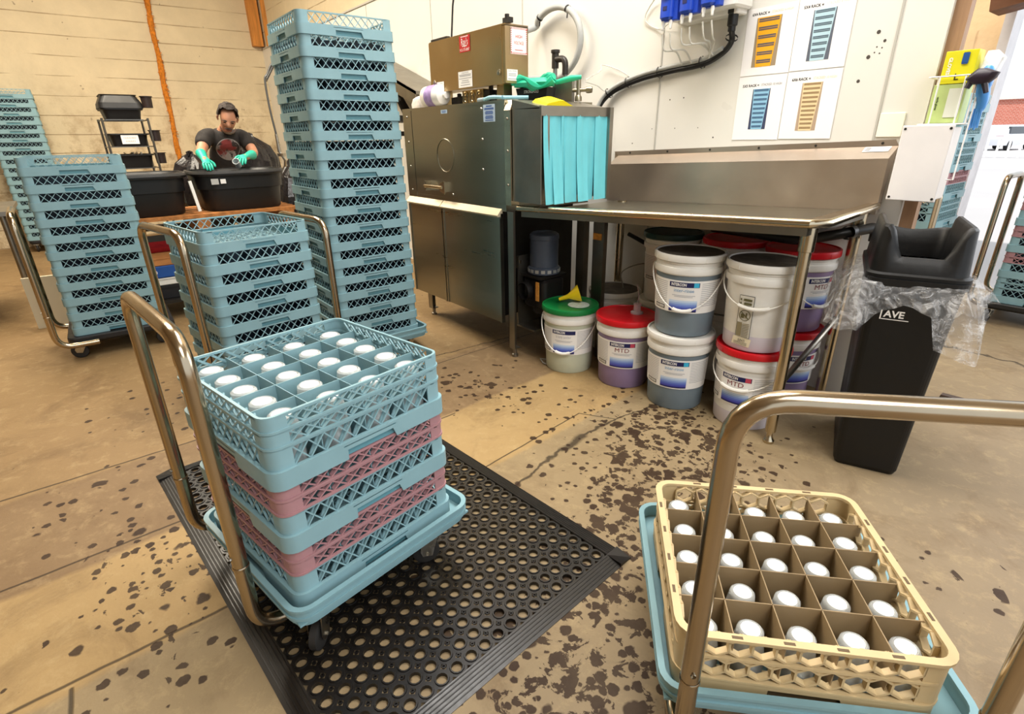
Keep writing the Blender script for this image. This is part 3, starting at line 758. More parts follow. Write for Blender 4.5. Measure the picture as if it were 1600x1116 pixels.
for x in (-3.165, -2.965): b.prism([(x, .985), (x + .006, .985), (x + .006, .925), (x, .925)], 'Y', yf - .045, yf - .004)
b.tube([(-3.17, yf - .045, .955), (-2.955, yf - .045, .955)], .011, 12); b.prism([(-2.985, .935), (-2.985, .975), (-2.925, .995), (-2.925, .915)], 'Y', yf - .05, yf - .046)
shift(b, dm).build('door_handle', SS_B, dm)
for xa, xb in ((-3.46, -3.025), (-3.018, -2.412)):
    d = MB(); d.bb((xa, yf - .012, .205), (xb, yf + .006, .845)); d.bb((xa, yf - .018, .205), (xa + .012, yf - .01, .82)); d.bb((xb - .014, yf - .02, .205), (xb, yf - .01, .82))
    do = shift(d, dm).build('access_door', SS, dm)
    l = MB(); l.prism([(yf - .034, .828), (yf - .036, .836), (yf + .002, .875), (yf + .002, .828)], 'X', xa, xb); shift(l, dm).build('door_lip', mat('wall_reflection_lip', 'DCCFB2', .5, .55), do)  # lip's reflection of the wall painted as a pale, less metallic colour
b = MB(); b.bb((x0 + .02, yf + .03, .21), (x1 - .13, yb, .857)); shift(b, dm).build('tank_casing', DK, dm)
for x, y in ((-2.372, 1.86), (-3.42, 1.92), (-2.39, 2.42), (-3.42, 2.42)):
    b = MB(); b.bb((x - .0, y, .055), (x + .055, y + .006, .86 if y < 1.9 else .3)); b.bb((x, y, .055), (x + .005, y + .055, .86 if y < 1.9 else .3)); b.lathe([(.0, 0), (.02, 0), (.02, .015), (.012, .02), (.012, .056), (0, .056)], (x + .025, y + .025, 0), 12)
    b.bb((x + .004, y + .004, .054), (x + .05, y + .05, .06)); shift(b, dm).build('leg', SS_D, dm)
# vertical flange and the hooded outlet
b = MB(); b.bb((-2.368, 1.850, .895), (-2.320, 1.905, 1.365)); b.prism([(1.85, 1.365), (1.905, 1.365), (1.905, 1.412), (1.87, 1.412)], 'X', -2.368, -2.318)
shift(b, dm).build('corner_flange', SS_B, dm)
for z in (1.325, 1.17, 1.0):
    q = MB().lathe([(.007, 0), (.006, -.004), (0, -.006)], (-2.343, 1.85, z), 12, axis='Y'); shift(q, dm).build('bolt', CHROME, dm)
b = MB(); b.bb((-2.315, 1.862, .918), (-2.095, 1.868, 1.368)); b.bb((-2.315, 2.335, .918), (-2.095, 2.345, 1.368)); b.prism([(-2.318, 1.368), (-2.095, 1.362), (-2.095, 1.370), (-2.318, 1.412)], 'Y', 1.862, 2.345)
b.bb((-2.099, 1.855, 1.330), (-2.085, 2.352, 1.374)); b.bb((-2.099, 1.900, .915), (-2.087, 1.912, 1.34)); b.bb((-2.102, 2.325, .912), (-2.07, 2.352, 1.374))
shift(b, dm).build('outlet_hood', SS_D, dm)
cur = mat('turquoise_curtain_vinyl', '6FCBD6', .45, var=.05)
edges = [1.872, 1.932, 1.992, 2.02, 2.10, 2.17, 2.235, 2.322]
cu = empty('strip_curtain'); cu.parent = dm
for i in range(len(edges) - 1):
    a, c = edges[i], edges[i + 1]; mb = MB(); n = 8; off = -.0 if i % 2 else .0035
    vs = []; k = 4
    for s in range(n + 1):
        z = 1.335 - (1.335 - .915) * s / n; wv = (s / n) ** 2 * (.018 * math.sin(i * 2.1) + .010)
        for j in range(k + 1):
            y = a + (c - a + .006) * j / k; vs.append((-2.092 + off + wv + .004 * math.sin(j * 1.6), y + (.012 * (s / n) ** 2 if i == 0 else 0), z))
    N = len(vs); vs2 = [(x - .0022, y, z) for x, y, z in vs]; fs = []
    for s in range(n):
        for j in range(k):
            q = s * (k + 1) + j; fs += [(q, q + 1, q + k + 2, q + k + 1), (N + q + k + 1, N + q + k + 2, N + q + 1, N + q)]
    bd_ = [j for j in range(k + 1)] + [s * (k + 1) + k for s in range(1, n + 1)] + [n * (k + 1) + j for j in range(k - 1, -1, -1)] + [s * (k + 1) for s in range(n - 1, 0, -1)]
    for q in range(len(bd_)): r_ = bd_[(q + 1) % len(bd_)]; fs.append((bd_[q], N + bd_[q], N + r_, r_))
    mb.add(vs + vs2, fs, 0, True); shift(mb, dm).build('curtain_strip', cur, cu)
# printed stickers on the machine
def sticker(parent, lo, hi, y, lines, mats, title=None, tsize=.02, bgm=0, name='sticker', side='Y'):
    """flat printed label facing -y (side Y) or +x (side X); lines = list of (z fraction, width fraction, height)"""
    mb = MB()
    def P(u, v, d): return (u, y - d, v) if side == 'Y' else (y + d, u, v)
    def rect(u0, v0, u1, v1, d, mi): mb.add([P(u0, v0, d), P(u1, v0, d), P(u1, v1, d), P(u0, v1, d)], [(0, 1, 2, 3)], mi)
    mb.add([P(lo[0], lo[1], d) for d in (0, .0015)][:1] + [], [])
    rect(lo[0], lo[1], hi[0], hi[1], .0008, 0)
    w = hi[0] - lo[0]; h = hi[1] - lo[1]; cx = (lo[0] + hi[0]) / 2
    for fz, fw, hh in lines: z = lo[1] + h * fz; rect(cx - w * fw / 2, z - hh / 2, cx + w * fw / 2, z + hh / 2, .0014, 1)
    if title:
        for (txt, fz, sz, ww) in title: text_on(mb, txt, sz, lambda u, v: P(cx + u, lo[1] + h * fz + v, .0018), 1, width=ww * w if ww else None)
    if parent is not None: shift(mb, parent)
    return mb.build(name, mats, parent)
LB = mat('pale_blue_paper', 'B9CDE0', .5); PB = mat('print_blue', '3F63A8', .6)
sticker(dm, (-2.555, 1.315), (-2.45, 1.400), yf - .0045, [(.9, .5, .006), (.78, .8, .004), (.72, .8, .004), (.6, .6, .004), (.53, .7, .004), (.46, .65, .004), (.34, .6, .004), (.27, .7, .004), (.2, .65, .004), (.09, .7, .004)], [LB, PB])
sticker(dm, (-2.985, 1.372), (-2.915, 1.392), yf - .0045, [(.7, .7, .003), (.35, .6, .003)], [LB, PB])
# control box on top
cb = empty('control_box', (-2.85, 2.02, 1.44), label='stainless electrical control box on the machine top with a red sticker', category='control box')
b = MB(); b.bb((-3.225, 1.95, 1.503), (-2.475, 2.105, 1.769)); b.bb((-3.228, 1.947, 1.500), (-2.500, 1.952, 1.772)); b.bb((-3.20, 2.0, 1.4165), (-3.16, 2.06, 1.503)); b.bb((-2.62, 2.0, 1.4165), (-2.56, 2.06, 1.503)); b.bb((-3.225, 1.95, 1.766), (-2.475, 2.105, 1.776))
shift(b, cb).build('casing', mat('gold_tinted_stainless', 'BFA67A', .3, 1., var=.08, vscale=2), cb)
for x, z in ((-2.53, 1.555), (-3.185, 1.553)):
    b = MB(); b.lathe([(.013, 0), (.012, -.006), (0, -.008)], (x, 1.947, z), 14, axis='Y'); b.bar((x, 1.938, z), (x + .022, 1.936, z + .012), .006); shift(b, cb).build('latch', CHROME, cb)
b = MB(); b.bb((-2.50, 1.955, 1.776), (-2.45, 1.985, 1.80)); b.lathe([(0, .0), (.012, 0), (.012, .02), (0, .02)], (-2.475, 1.965, 1.795), 10); shift(b, cb).build('hinge', DK, cb)
b = MB(); b.bb((-3.22, 1.96, 1.776), (-3.04, 1.985, 1.79)); shift(b, cb).build('hinge', DK, cb)
sticker(cb, (-2.89, 1.685), (-2.785, 1.766), 1.946, [(.93, .7, .004), (.36, .45, .004)], [RED, PAPER], [('Ray\'s', .60, .050, .62), ('913-173-8847', .13, .020, .90)], name='service_sticker')
sticker(cb, (-2.915, 1.507), (-2.775, 1.590), 1.946, [(.78, .85, .003), (.7, .8, .003), (.56, .9, .003), (.42, .5, .003), (.3, .6, .003), (.15, .7, .003)], [PAPER, GREY], [('CAUTION', .9, .012, .5)], name='caution_sticker')
sticker(cb, (-3.16, 1.505), (-3.075, 1.555), 1.946, [(.8, .6, .002), (.5, .5, .002)], [PAPER, GREY], name='caution_sticker')
sticker(cb, (1.985, 1.640), (2.095, 1.762), -2.474, [(.16, .5, .003)], [PAPER, RED], [('HIGH', .66, .022, .4), ('VOLTAGE', .42, .022, .6)], name='hazard_sticker', side='X')
hz = MB()
for i in range(12):
    for zz in (1.645, 1.757): y = 1.988 + .0095 * i; hz.add([(-2.4722, y, zz - .004), (-2.4722, y + .004, zz - .004), (-2.4722, y + .006, zz + .004), (-2.4722, y + .002, zz + .004)], [(0, 1, 2, 3)])
    for yy in (1.989, 2.091): z = 1.646 + .0095 * i; hz.add([(-2.4722, yy - .003, z), (-2.4722, yy + .003, z + .003), (-2.4722, yy + .003, z + .007), (-2.4722, yy - .003, z + .004)], [(0, 1, 2, 3)])
shift(hz, cb).build('hazard_border', RED, cb)
sticker(cb, (1.958, 1.515), (2.03, 1.568), -2.474, [(.6, .7, .003), (.45, .7, .003), (.15, .8, .003)], [PAPER, GREY], [('CAUTION', .85, .01, .8)], name='caution_sticker', side='X')
MB().tube([(-3.05, 2.0, 1.78), (-3.05, 2.02, 1.95), (-3.02, 2.06, 2.2), (-3.05, 2.1, 2.8), (-3.05, 2.15, 4.2)], .006, 6).build('overhead_cable', BLACK, label='thin black cable dropping from above onto the control box', category='cable')
# things lying and standing on the machine top
T = 1.4165
g = empty('solenoid_valves', (-2.83, 1.99, T), label='row of three brass coil valves under the control box', category='valve')
b = MB(); b.bb((-2.94, 1.985, T), (-2.73, 2.03, T + .078)); shift(b, g).build('valve_block', mat('aged_brass', 'B59A66', .35, .9, var=.2), g)
for i in range(3):
    b = MB(); cx = -2.905 + .07 * i; b.tube([(cx + .025 * math.cos(a), 1.983, T + .038 + .034 * math.sin(a)) for a in [2 * PI * k / 24 for k in range(24)]], .004, 6, closed=True); b.tube([(cx + .012 * math.cos(a), 1.983, T + .038 + .018 * math.sin(a)) for a in [2 * PI * k / 16 for k in range(16)]], .0035, 6, closed=True); shift(b, g).build('coil_ring', SS_B, g)
b = MB()
for x, y, w, h in ((-3.04, 2.03, .09, .05), (-2.70, 2.02, .05, .07), (-2.655, 2.03, .05, .045)): b.bb((x - w / 2, y - .03, T), (x + w / 2, y + .03, T + h)); b.lathe([(0, h), (.014, h), (.014, h + .02), (.0, h + .025)], (x, y, T), 10)
b.tube([(-3.06, 2.0, T + .045), (-2.9, 2.06, T + .06), (-2.7, 2.05, T + .05)], .006, 8)
b.build('plumbing_fittings', DK, label='dark plumbing fittings crowded under the control box', category='fittings')
bo = empty('spray_bottle', (-3.30, 2.06, T), label='purple spray bottle behind the white jug on the machine', category='bottle')
MB().lathe([(0, 0), (.036, 0), (.038, .01), (.038, .11), (.018, .16), (.014, .175)], n=20).build('bottle_body', mat('purple_plastic', '6A2FA0', .3), bo)
b = MB(); b.lathe([(.016, .172), (.016, .195), (.010, .2)], n=14); b.bb((-.03, -.012, .195), (.04, .012, .225)); b.bar((-.02, 0, .2), (-.032, 0, .165), .008); b.build('trigger', BLACK, bo)
jg = empty('jug', (-3.19, 1.95, T), label='white jug with a purple label lying at the left of the machine top', category='jug')
MB().lathe([(0, -.115), (.05, -.112), (.062, -.09), (.064, .06), (.05, .095), (.02, .11), (.018, .13), (0, .131)], (0, 0, .0635), 24, axis='X').build('jug_body', mat('milky_plastic', 'EFE9E2', .4, var=.05), jg)
MB().lathe([(.0652, -.04), (.0652, .05)], (0, 0, .0635), 24, axis='X').build('jug_label', mat('lilac_label', '9C84B8', .5, var=.25, vscale=40), jg)
rg = MB(); rg.loft([(-3.40, 1.97, .13, .10, .03, T), (-3.40, 1.97, .14, .11, .04, T + .03), (-3.39, 1.96, .11, .08, .03, T + .06), (-3.385, 1.96, .05, .04, .02, T + .075)], 4, smooth=True)
rg.build('crumpled_cloth', mat('white_cloth', 'ECE4DC', .9, bump=.8, bscale=25), label='crumpled white cloth on the machine top beside the jug', category='cloth')
b = MB(); b.tube(catmull([(-2.60, 1.90, T + .012), (-2.52, 1.885, T + .018), (-2.44, 1.90, T + .014)], 5), [.010] * 11, 10); b.tube([(-2.44, 1.90, T + .013), (-2.245 - .13, 2.02, T + .013)], .010, 10)
sq = b.build('squeegee', mat('pale_blue_handle', '86B7C4', .4), label='pale blue squeegee handle lying along the machine edge', category='squeegee')
b = MB(); b.tube([(-2.60, 1.90, T + .012), (-2.66, 1.905, T + .010)], [.012, .014], 10); b.build('grip', mat('grey_grip', '7D8C92', .5), sq)
bx = empty('glove_box', (-2.44, 2.13, T), .35, label='open black glove box with green gloves lying over it', category='box')
MB().loft([(0, 0, .17, .09, .004, 0), (0, 0, .20, .10, .004, .065)], 1).build('carton', BLACK, bx)
lt = MB(); text_on(lt, 'STRONGHOLD', .02, lambda u, v: (.0 + u, -.0500 - .001, .045 + v), 0, width=.09); lt.build('lettering', PAPER, bx)
GLV = mat('green_rubber_glove', '25B48C', .4, var=.1, vscale=20)
def crumple(name, c, dims, rz, m, n=2, seed=1, **kw):
    random.seed(seed); b = MB()
    for k in range(4):
        y = (k - 1.5) * dims[1] * .24; pts = [(-dims[0] / 2 + dims[0] * i / 6, y + random.uniform(-.008, .008), dims[2] * (.42 + .45 * math.sin(i * 1.1 + k))) for i in range(7)]
        b.tube(catmull(pts, 4), [.016 + .007 * math.sin(j * .6 + k) for j in range(25)], 8)
    b.loft([(0, 0, dims[0] * .9, dims[1] * .8, .02, dims[2] * .05), (0, 0, dims[0] * .95, dims[1], .03, dims[2] * .4), (0, 0, dims[0] * .7, dims[1] * .6, .02, dims[2] * .8)], 4, smooth=True)
    o = b.build(name, m, **kw); o.location = c; o.rotation_euler.z = rz; return o
crumple('rubber_gloves', (-2.42, 2.10, T + .066), (.24, .09, .055), .45, GLV, label='pair of green rubber gloves thrown over the black glove box', category='gloves')
b = MB(); b.tube([(-2.315, 2.16, T + .085), (-2.24, 2.20, T + .100), (-2.20, 2.235, T + .105)], [.012, .016, .010], 10); b.build('glove_finger', GLV, bpy.data.objects['rubber_gloves'] if False else None, label='single green glove stretched toward the grey valve housing', category='glove')
yl = MB(); yl.prism([(-.10, 0), (-.075, .020), (0, .034), (.03, .034), (.13, 0)], 'X', -.05, .05)
yo = yl.build('yellow_cap', mat('bright_yellow_plastic', 'F0DC10', .4), label='bright yellow plastic scoop on top of the curtained outlet', category='scoop'); yo.location = (-2.2, 2.03, 1.382); yo.rotation_euler = (0, .25, 0)
vb = empty('valve_housing', (-2.40, 2.30, T), .55, label='grey metal valve housing with a brass fitting behind the outlet hood', category='valve')
MB().bb((-.055, -.03, 0), (.055, .03, .105)).build('casing', SS_D, vb)
b = MB(); b.tube([(.085, 0, 0), (.085, 0, .12)], .013, 10); b.tube([(.055, 0, .055), (.14, 0, .055)], .010, 10); b.lathe([(0, -.018), (.016, -.016), (.018, 0), (.016, .016), (0, .018)], (.145, 0, .055), 14, axis='X'); b.lathe([(.02, 0), (.02, .02), (.014, .03)], (.085, 0, .0), 12); b.build('brass_fitting', mat('nickel_brass', 'A79C86', .35, .9), vb)
pi = empty('water_pipes', (-2.55, 2.42, T), label='two grey water pipes joined by black elbows behind the machine', category='pipes')
for dx, h in ((-.05, .20), (.035, .165)): MB().tube([(dx, 0, 0), (dx, 0, h)], .013, 12).build('pipe', mat('grey_pipe', '8B8B88', .4, .5), pi)
b = MB(); b.tube([(-.05, 0, .19), (-.05, 0, .275)], .021, 12); b.tube(bend([(-.05, 0, .235), (.035, 0, .235), (.035, 0, .15)], .04), .018, 12); b.lathe([(.026, .27), (.026, .285), (0, .285)], (-.05, 0, 0), 14); b.build('elbow', DK, pi)
MB().tube([(-2.72, 2.42, T), (-2.72, 2.42, T + .1)], .010, 10).build('short_pipe', DK, label='short dark pipe stub beside the control box', category='pipe')
lp = empty('conduit_loop', (0, 0, 0), label='large loop of grey flexible conduit on the white wall', category='conduit')
cxx, czz = -2.965, 1.80
pts = [(-3.10, 2.12, 1.74), (-3.17, 2.45, 1.84)] + [(cxx + .245 * math.cos(a), 2.745 if a < 2 else 2.745, czz + .205 * math.sin(a)) for a in [math.radians(d) for d in range(145, -110, -15)]] + [(-3.02, 2.45, 1.59), (-2.80, 2.12, 1.585)]
MB().tube(catmull(pts, 4), .020, 14).build('hose', mat('grey_conduit', 'A9AAA6', .45, var=.06), lp)
for a in (125, 60):
    ca, sa = math.cos(math.radians(a)), math.sin(math.radians(a)); b = MB(); b.lathe([(.023, -.006), (.0235, .006)], (0, 0, 0), 12, axis='X')
    R = Matrix.Rotation(-(math.radians(a) + PI / 2), 3, 'Y'); b.v = [tuple(R @ Vector(v) + Vector((cxx + .245 * ca, 2.745, czz + .205 * sa))) for v in b.v]; b.bar((cxx + .245 * ca, 2.745, czz + .205 * sa - .02), (cxx + .245 * ca, 2.74, czz + .205 * sa - .05), .006); b.build('cable_tie', BLACK, lp)
# slanted overhead shelf to the left of the machine
sh = empty('slanted_shelf', (-4.75, 2.6, 1.6), label='slanted grey steel rack shelf on the wall left of the machine', category='shelf')
b = MB(); b.prism([(-5.55, 2.02), (-4.32, 1.60), (-4.32, 1.575), (-5.55, 1.995)], 'Y', 2.45, 2.79); b.prism([(-5.55, 2.02), (-4.32, 1.60), (-4.32, 1.49), (-5.55, 1.90)], 'Y', 2.45, 2.456); shift(b, sh).build('panel', SS_D, sh)
b = MB(); b.bar((-5.0, 2.5, 1.84), (-5.0, 2.75, 1.45), .05); b.bar((-4.85, 2.5, 1.72), (-4.9, 2.7, 1.35), .03); b.bar((-5.15, 2.45, 1.72), (-4.6, 2.45, 1.55), .02); b.bb((-5.2, 2.4, 1.38), (-4.7, 2.79, 1.43)); b.bb((-5.1, 2.4, 1.26), (-4.9, 2.79, 1.30)); b.tube([(-5.0, 2.6, 1.84), (-5.02, 2.62, 2.0)], .02, 8); shift(b, sh).build('bracket', DK, sh)
# pump motor and frame below the table
pm = empty('pump_motor', (-2.285, 2.06, 0), label='slate blue electric pump motor on a steel bracket below the table', category='motor')
b = MB(); b.lathe([(0, .735), (.07, .735), (.083, .725), (.085, .715), (.085, .70), (.082, .698), (.082, .545), (.090, .54), (.092, .525), (.092, .505), (.07, .50), (0, .50)], n=32); b.build('motor_can', SLATE, pm)
b = MB()
for k in range(16): a = 2 * PI * k / 16; b.box((.0925 * math.cos(a), .0925 * math.sin(a), .523), (.004, .022, .018), a)
b.build('vent_ring', mat('light_worn_metal', 'A9A9A6', .4, .5), pm)
b = MB(); b.bb((-.10, -.10, .485), (.085, .10, .50)); b.rbox((.0, 0, .39), (.19, .17, .18), .03); b.lathe([(.05, -.12), (.055, -.10), (.055, -.08)], (-.05, 0, .40), 18, axis='Y'); b.rbox((.04, -.02, .32), (.11, .12, .10), .02); b.build('pump_head', mat('black_iron', '232120', .4, .4, var=.3), pm)
b = MB(); b.bb((-.10, -.12, .18), (-.094, .12, .60)); b.bb((-.10, -.125, .175), (.06, .12, .185)); b.bb((-.10, -.12, .56), (-.06, -.11, .58)); b.bb((-.102, -.125, .53), (-.08, -.11, .60)); b.build('bracket_plate', SS_D, pm)
b = MB(); b.bb((.045, -.104, .36), (.07, -.098, .47)); b.build('warning_label', mat('orange_label', 'C98A3A', .5, var=.3, vscale=60), pm)
b = MB(); b.tube([(-2.02, 1.98, .185), (-2.0, 1.97, .05), (-2.05, 1.95, .008), (-2.14, 1.93, .008), (-2.2, 1.96, .008), (-2.14, 2.0, .008), (-2.04, 1.99, .008)], .004, 6); b.build('floor_hose', mat('clear_hose', '8E8A80', .3), label='thin grey hose looped on the floor beside the green-lidded bucket', category='hose')
fr = MB(); fr.bb((-2.08, 2.30, .30), (-2.02, 2.34, .83)); fr.bb((-1.98, 2.33, .25), (-1.90, 2.36, .83)); fr.bb((-2.08, 2.30, .28), (-1.9, 2.34, .32)); fr.bb((-2.08, 2.3, 0), (-2.05, 2.34, .3)); fr.bb((-1.93, 2.33, 0), (-1.9, 2.36, .3))
fo = fr.build('drain_frame', SS_D, label='upright steel channel frame between the motor and the buckets', category='frame')
b = MB(); b.bb((-1.975, 2.325, .70), (-1.915, 2.33, .735)); b.build('orange_label', MATS['orange_label'], fo)
fo.location = (-.10, -.085, 0)

# ------------------------------------------------------------------ dish table
tb = empty('dish_table', (-1.5, 2.35, 0), label='stainless clean-dish table with a tall backsplash beside the machine', category='table')
FL, FR_, BRt, BLt = (-2.298, 1.880, .893), (-.800, 2.020, .952), (-.862, 2.760, .952), (-2.298, 2.760, .893)
def lerp(a, b, t): return tuple(x + (y - x) * t for x, y in zip(a, b))
def quadprism(c, dz, mi=0, mb=None):
    mb = mb or MB(); lo = [(x, y, z + dz[0]) for x, y, z in c]; hi = [(x, y, z + dz[1]) for x, y, z in c]
    mb.add(lo + hi, [(3, 2, 1, 0), (4, 5, 6, 7), (0, 1, 5, 4), (1, 2, 6, 5), (2, 3, 7, 6), (3, 0, 4, 7)], mi); return mb
inn = [lerp(FL, BLt, .045), lerp(FR_, BRt, .06), (-.90, 2.695, .952), (-2.298, 2.695, .893)]; inn[1] = (inn[1][0] - .06, inn[1][1], inn[1][2])
b = quadprism(inn, (-.040, -.034)); shift(b, tb).build('table_top', SS, tb)
b = MB()
rim = [FL, (FR_[0] - .035, FR_[1] - .003, FR_[2]), (FR_[0], FR_[1] + .05, FR_[2]), (BRt[0] + .01, BRt[1] - .1, BRt[2] + .004)]
b.tube([(x, y, z - .012) for x, y, z in rim], .016, 14)
for A, B_, C_, D_ in ((FL, FR_, inn[1], inn[0]), (FR_, BRt, inn[2], inn[1])):
    b.add([A, B_, (C_[0], C_[1], C_[2] - .002), (D_[0], D_[1], D_[2] - .002), (C_[0], C_[1], C_[2] - .037), (D_[0], D_[1], D_[2] - .037)], [(0, 1, 2, 3), (3, 2, 4, 5)])
shift(b, tb).build('rolled_rim', SS_B, tb)
b = MB()
def strip(p, q, z0, z1, th):
    d = Vector((q[0] - p[0], q[1] - p[1], 0)).normalized(); n = Vector((-d.y, d.x, 0)) * th
    vs = [(p[0], p[1], p[2] + z0), (q[0], q[1], q[2] + z0), (q[0], q[1], q[2] + z1), (p[0], p[1], p[2] + z1)]
    vs += [(v[0] + n.x, v[1] + n.y, v[2]) for v in vs]; b.add(vs, [(0, 1, 2, 3), (7, 6, 5, 4), (0, 4, 5, 1), (1, 5, 6, 2), (2, 6, 7, 3), (3, 7, 4, 0)])
strip((-2.29, 1.895, .893), (-.85, 2.035, .950), -.058, -.014, .012); strip((-.85, 2.035, .950), (-.885, 2.70, .950), -.058, -.014, .012)
shift(b, tb).build('apron', SS_D, tb)
b = MB()
prof_l = [(2.700, .850), (2.700, 1.070), (2.785, 1.118), (2.785, 1.142), (2.795, 1.142), (2.795, .850)]
prof_r = [(2.700, .905), (2.700, 1.133), (2.785, 1.180), (2.785, 1.205), (2.795, 1.205), (2.795, .905)]
n = len(prof_l); xr = [-.866] * n
vs = [(-2.43 if i > 2 else -2.395, y, z) for i, (y, z) in enumerate(prof_l)] + [(-.880 if i > 2 else -.862, y, z) for i, (y, z) in enumerate(prof_r)]
b.add(vs, [tuple(range(n)), tuple(reversed(range(n, 2 * n)))] + [(i, n + i, n + (i + 1) % n, (i + 1) % n) for i in range(n)])
shift(b, tb).build('backsplash', mat('pinkish_stainless', 'B3A596', .42, .85, var=.1, vscale=2, stretch=(1, 1, 1), bump=.03), tb)
for i in range(6):
    x = -2.3 + .275 * i; z = 1.131 + .0395 * (x + 2.43) ; q = MB().lathe([(.006, 0), (.005, -.003), (0, -.004)], (x, 2.785, z), 8, axis='Y'); shift(q, tb).build('screw', DK, tb)
b = MB(); pl = [(-.965, 1.140), (-.845 - .03, 1.143), (-.845 - .03, 1.165), (-.955, 1.162)]
def BS(u, v):  # slanted upper face of the backsplash
    t = (u + 2.43) / 1.55; f = v; y = 2.700 + .085 * f - .0012; z0 = 1.070 + .063 * t; return (u, y, z0 + .0475 * f + .0008)
b.add([BS(-.985, .55), BS(-.885, .55), BS(-.885, .95), BS(-.985, .95)], [(0, 1, 2, 3)], 0)
text_on(b, 'GSW', .022, lambda u, v: tuple(a + c for a, c in zip(BS(-.925 + u, .75 + v * 9), (0, -.0008, .0004))), 1, width=.045)
b.add([tuple(a + c for a, c in zip(BS(u, v), (0, -.0008, .0004))) for u, v in ((-.978, .6), (-.958, .6), (-.958, .9), (-.978, .9))], [(0, 1, 2, 3)], 1)
shift(b, tb).build('maker_plate', [PAPER, GREY], tb)
def tleg(x, y, zt, foot=True):
    b = MB(); b.tube([(x, y, .055), (x, y, zt - .10)], .0225, 16); b.lathe([(.0225, zt - .125), (.0285, zt - .122), (.0285, zt - .03), (0, zt - .03)], (x, y, 0), 16); b.lathe([(0, 0), (.022, 0), (.024, .012), (.013, .03), (.013, .056), (0, .056)], (x, y, 0), 14)
    return shift(b, tb).build('leg', SS_B, tb)
tleg(-.870, 2.10, .950); tleg(-.905, 2.66, .950); tleg(-2.2, 2.62, .90)
b = MB(); b.tube([(-.870, 2.10, .27), (-.905, 2.66, .44)], .013, 12); shift(b, tb).build('cross_brace', SS_D, tb)
dp = MB(); dp.tube(bend([(-1.5, 2.5, .80), (-1.05, 2.45, .80), (-.905, 2.52, .84), (-.83, 2.66, .86), (-.83, 2.66, .80)], .05), .022, 12); dp.lathe([(.03, -.02), (.03, .02)], (-.89, 2.54, .845), 14, axis='Y')
shift(dp, tb).build('drain_hose', mat('black_hose', '252423', .4, var=.2), tb)
MB().tube(catmull([(-2.2, 2.7, .66), (-2.0, 2.72, .60), (-1.8, 2.74, .60), (-1.6, 2.74, .67), (-1.3, 2.74, .72)], 6), .013, 10).build('wall_hose', MATS['black_hose'], label='black hose sagging along the wall under the table', category='hose')
MB().tube(catmull([(-2.05, 2.5, .375), (-2.08, 2.52, .47), (-1.98, 2.62, .52), (-1.86, 2.70, .46), (-1.8, 2.72, .40), (-1.78, 2.72, .1)], 6), .004, 6).build('thin_tube', MATS['clear_hose'], label='thin clear tube arching from the low dusty bucket', category='tube')

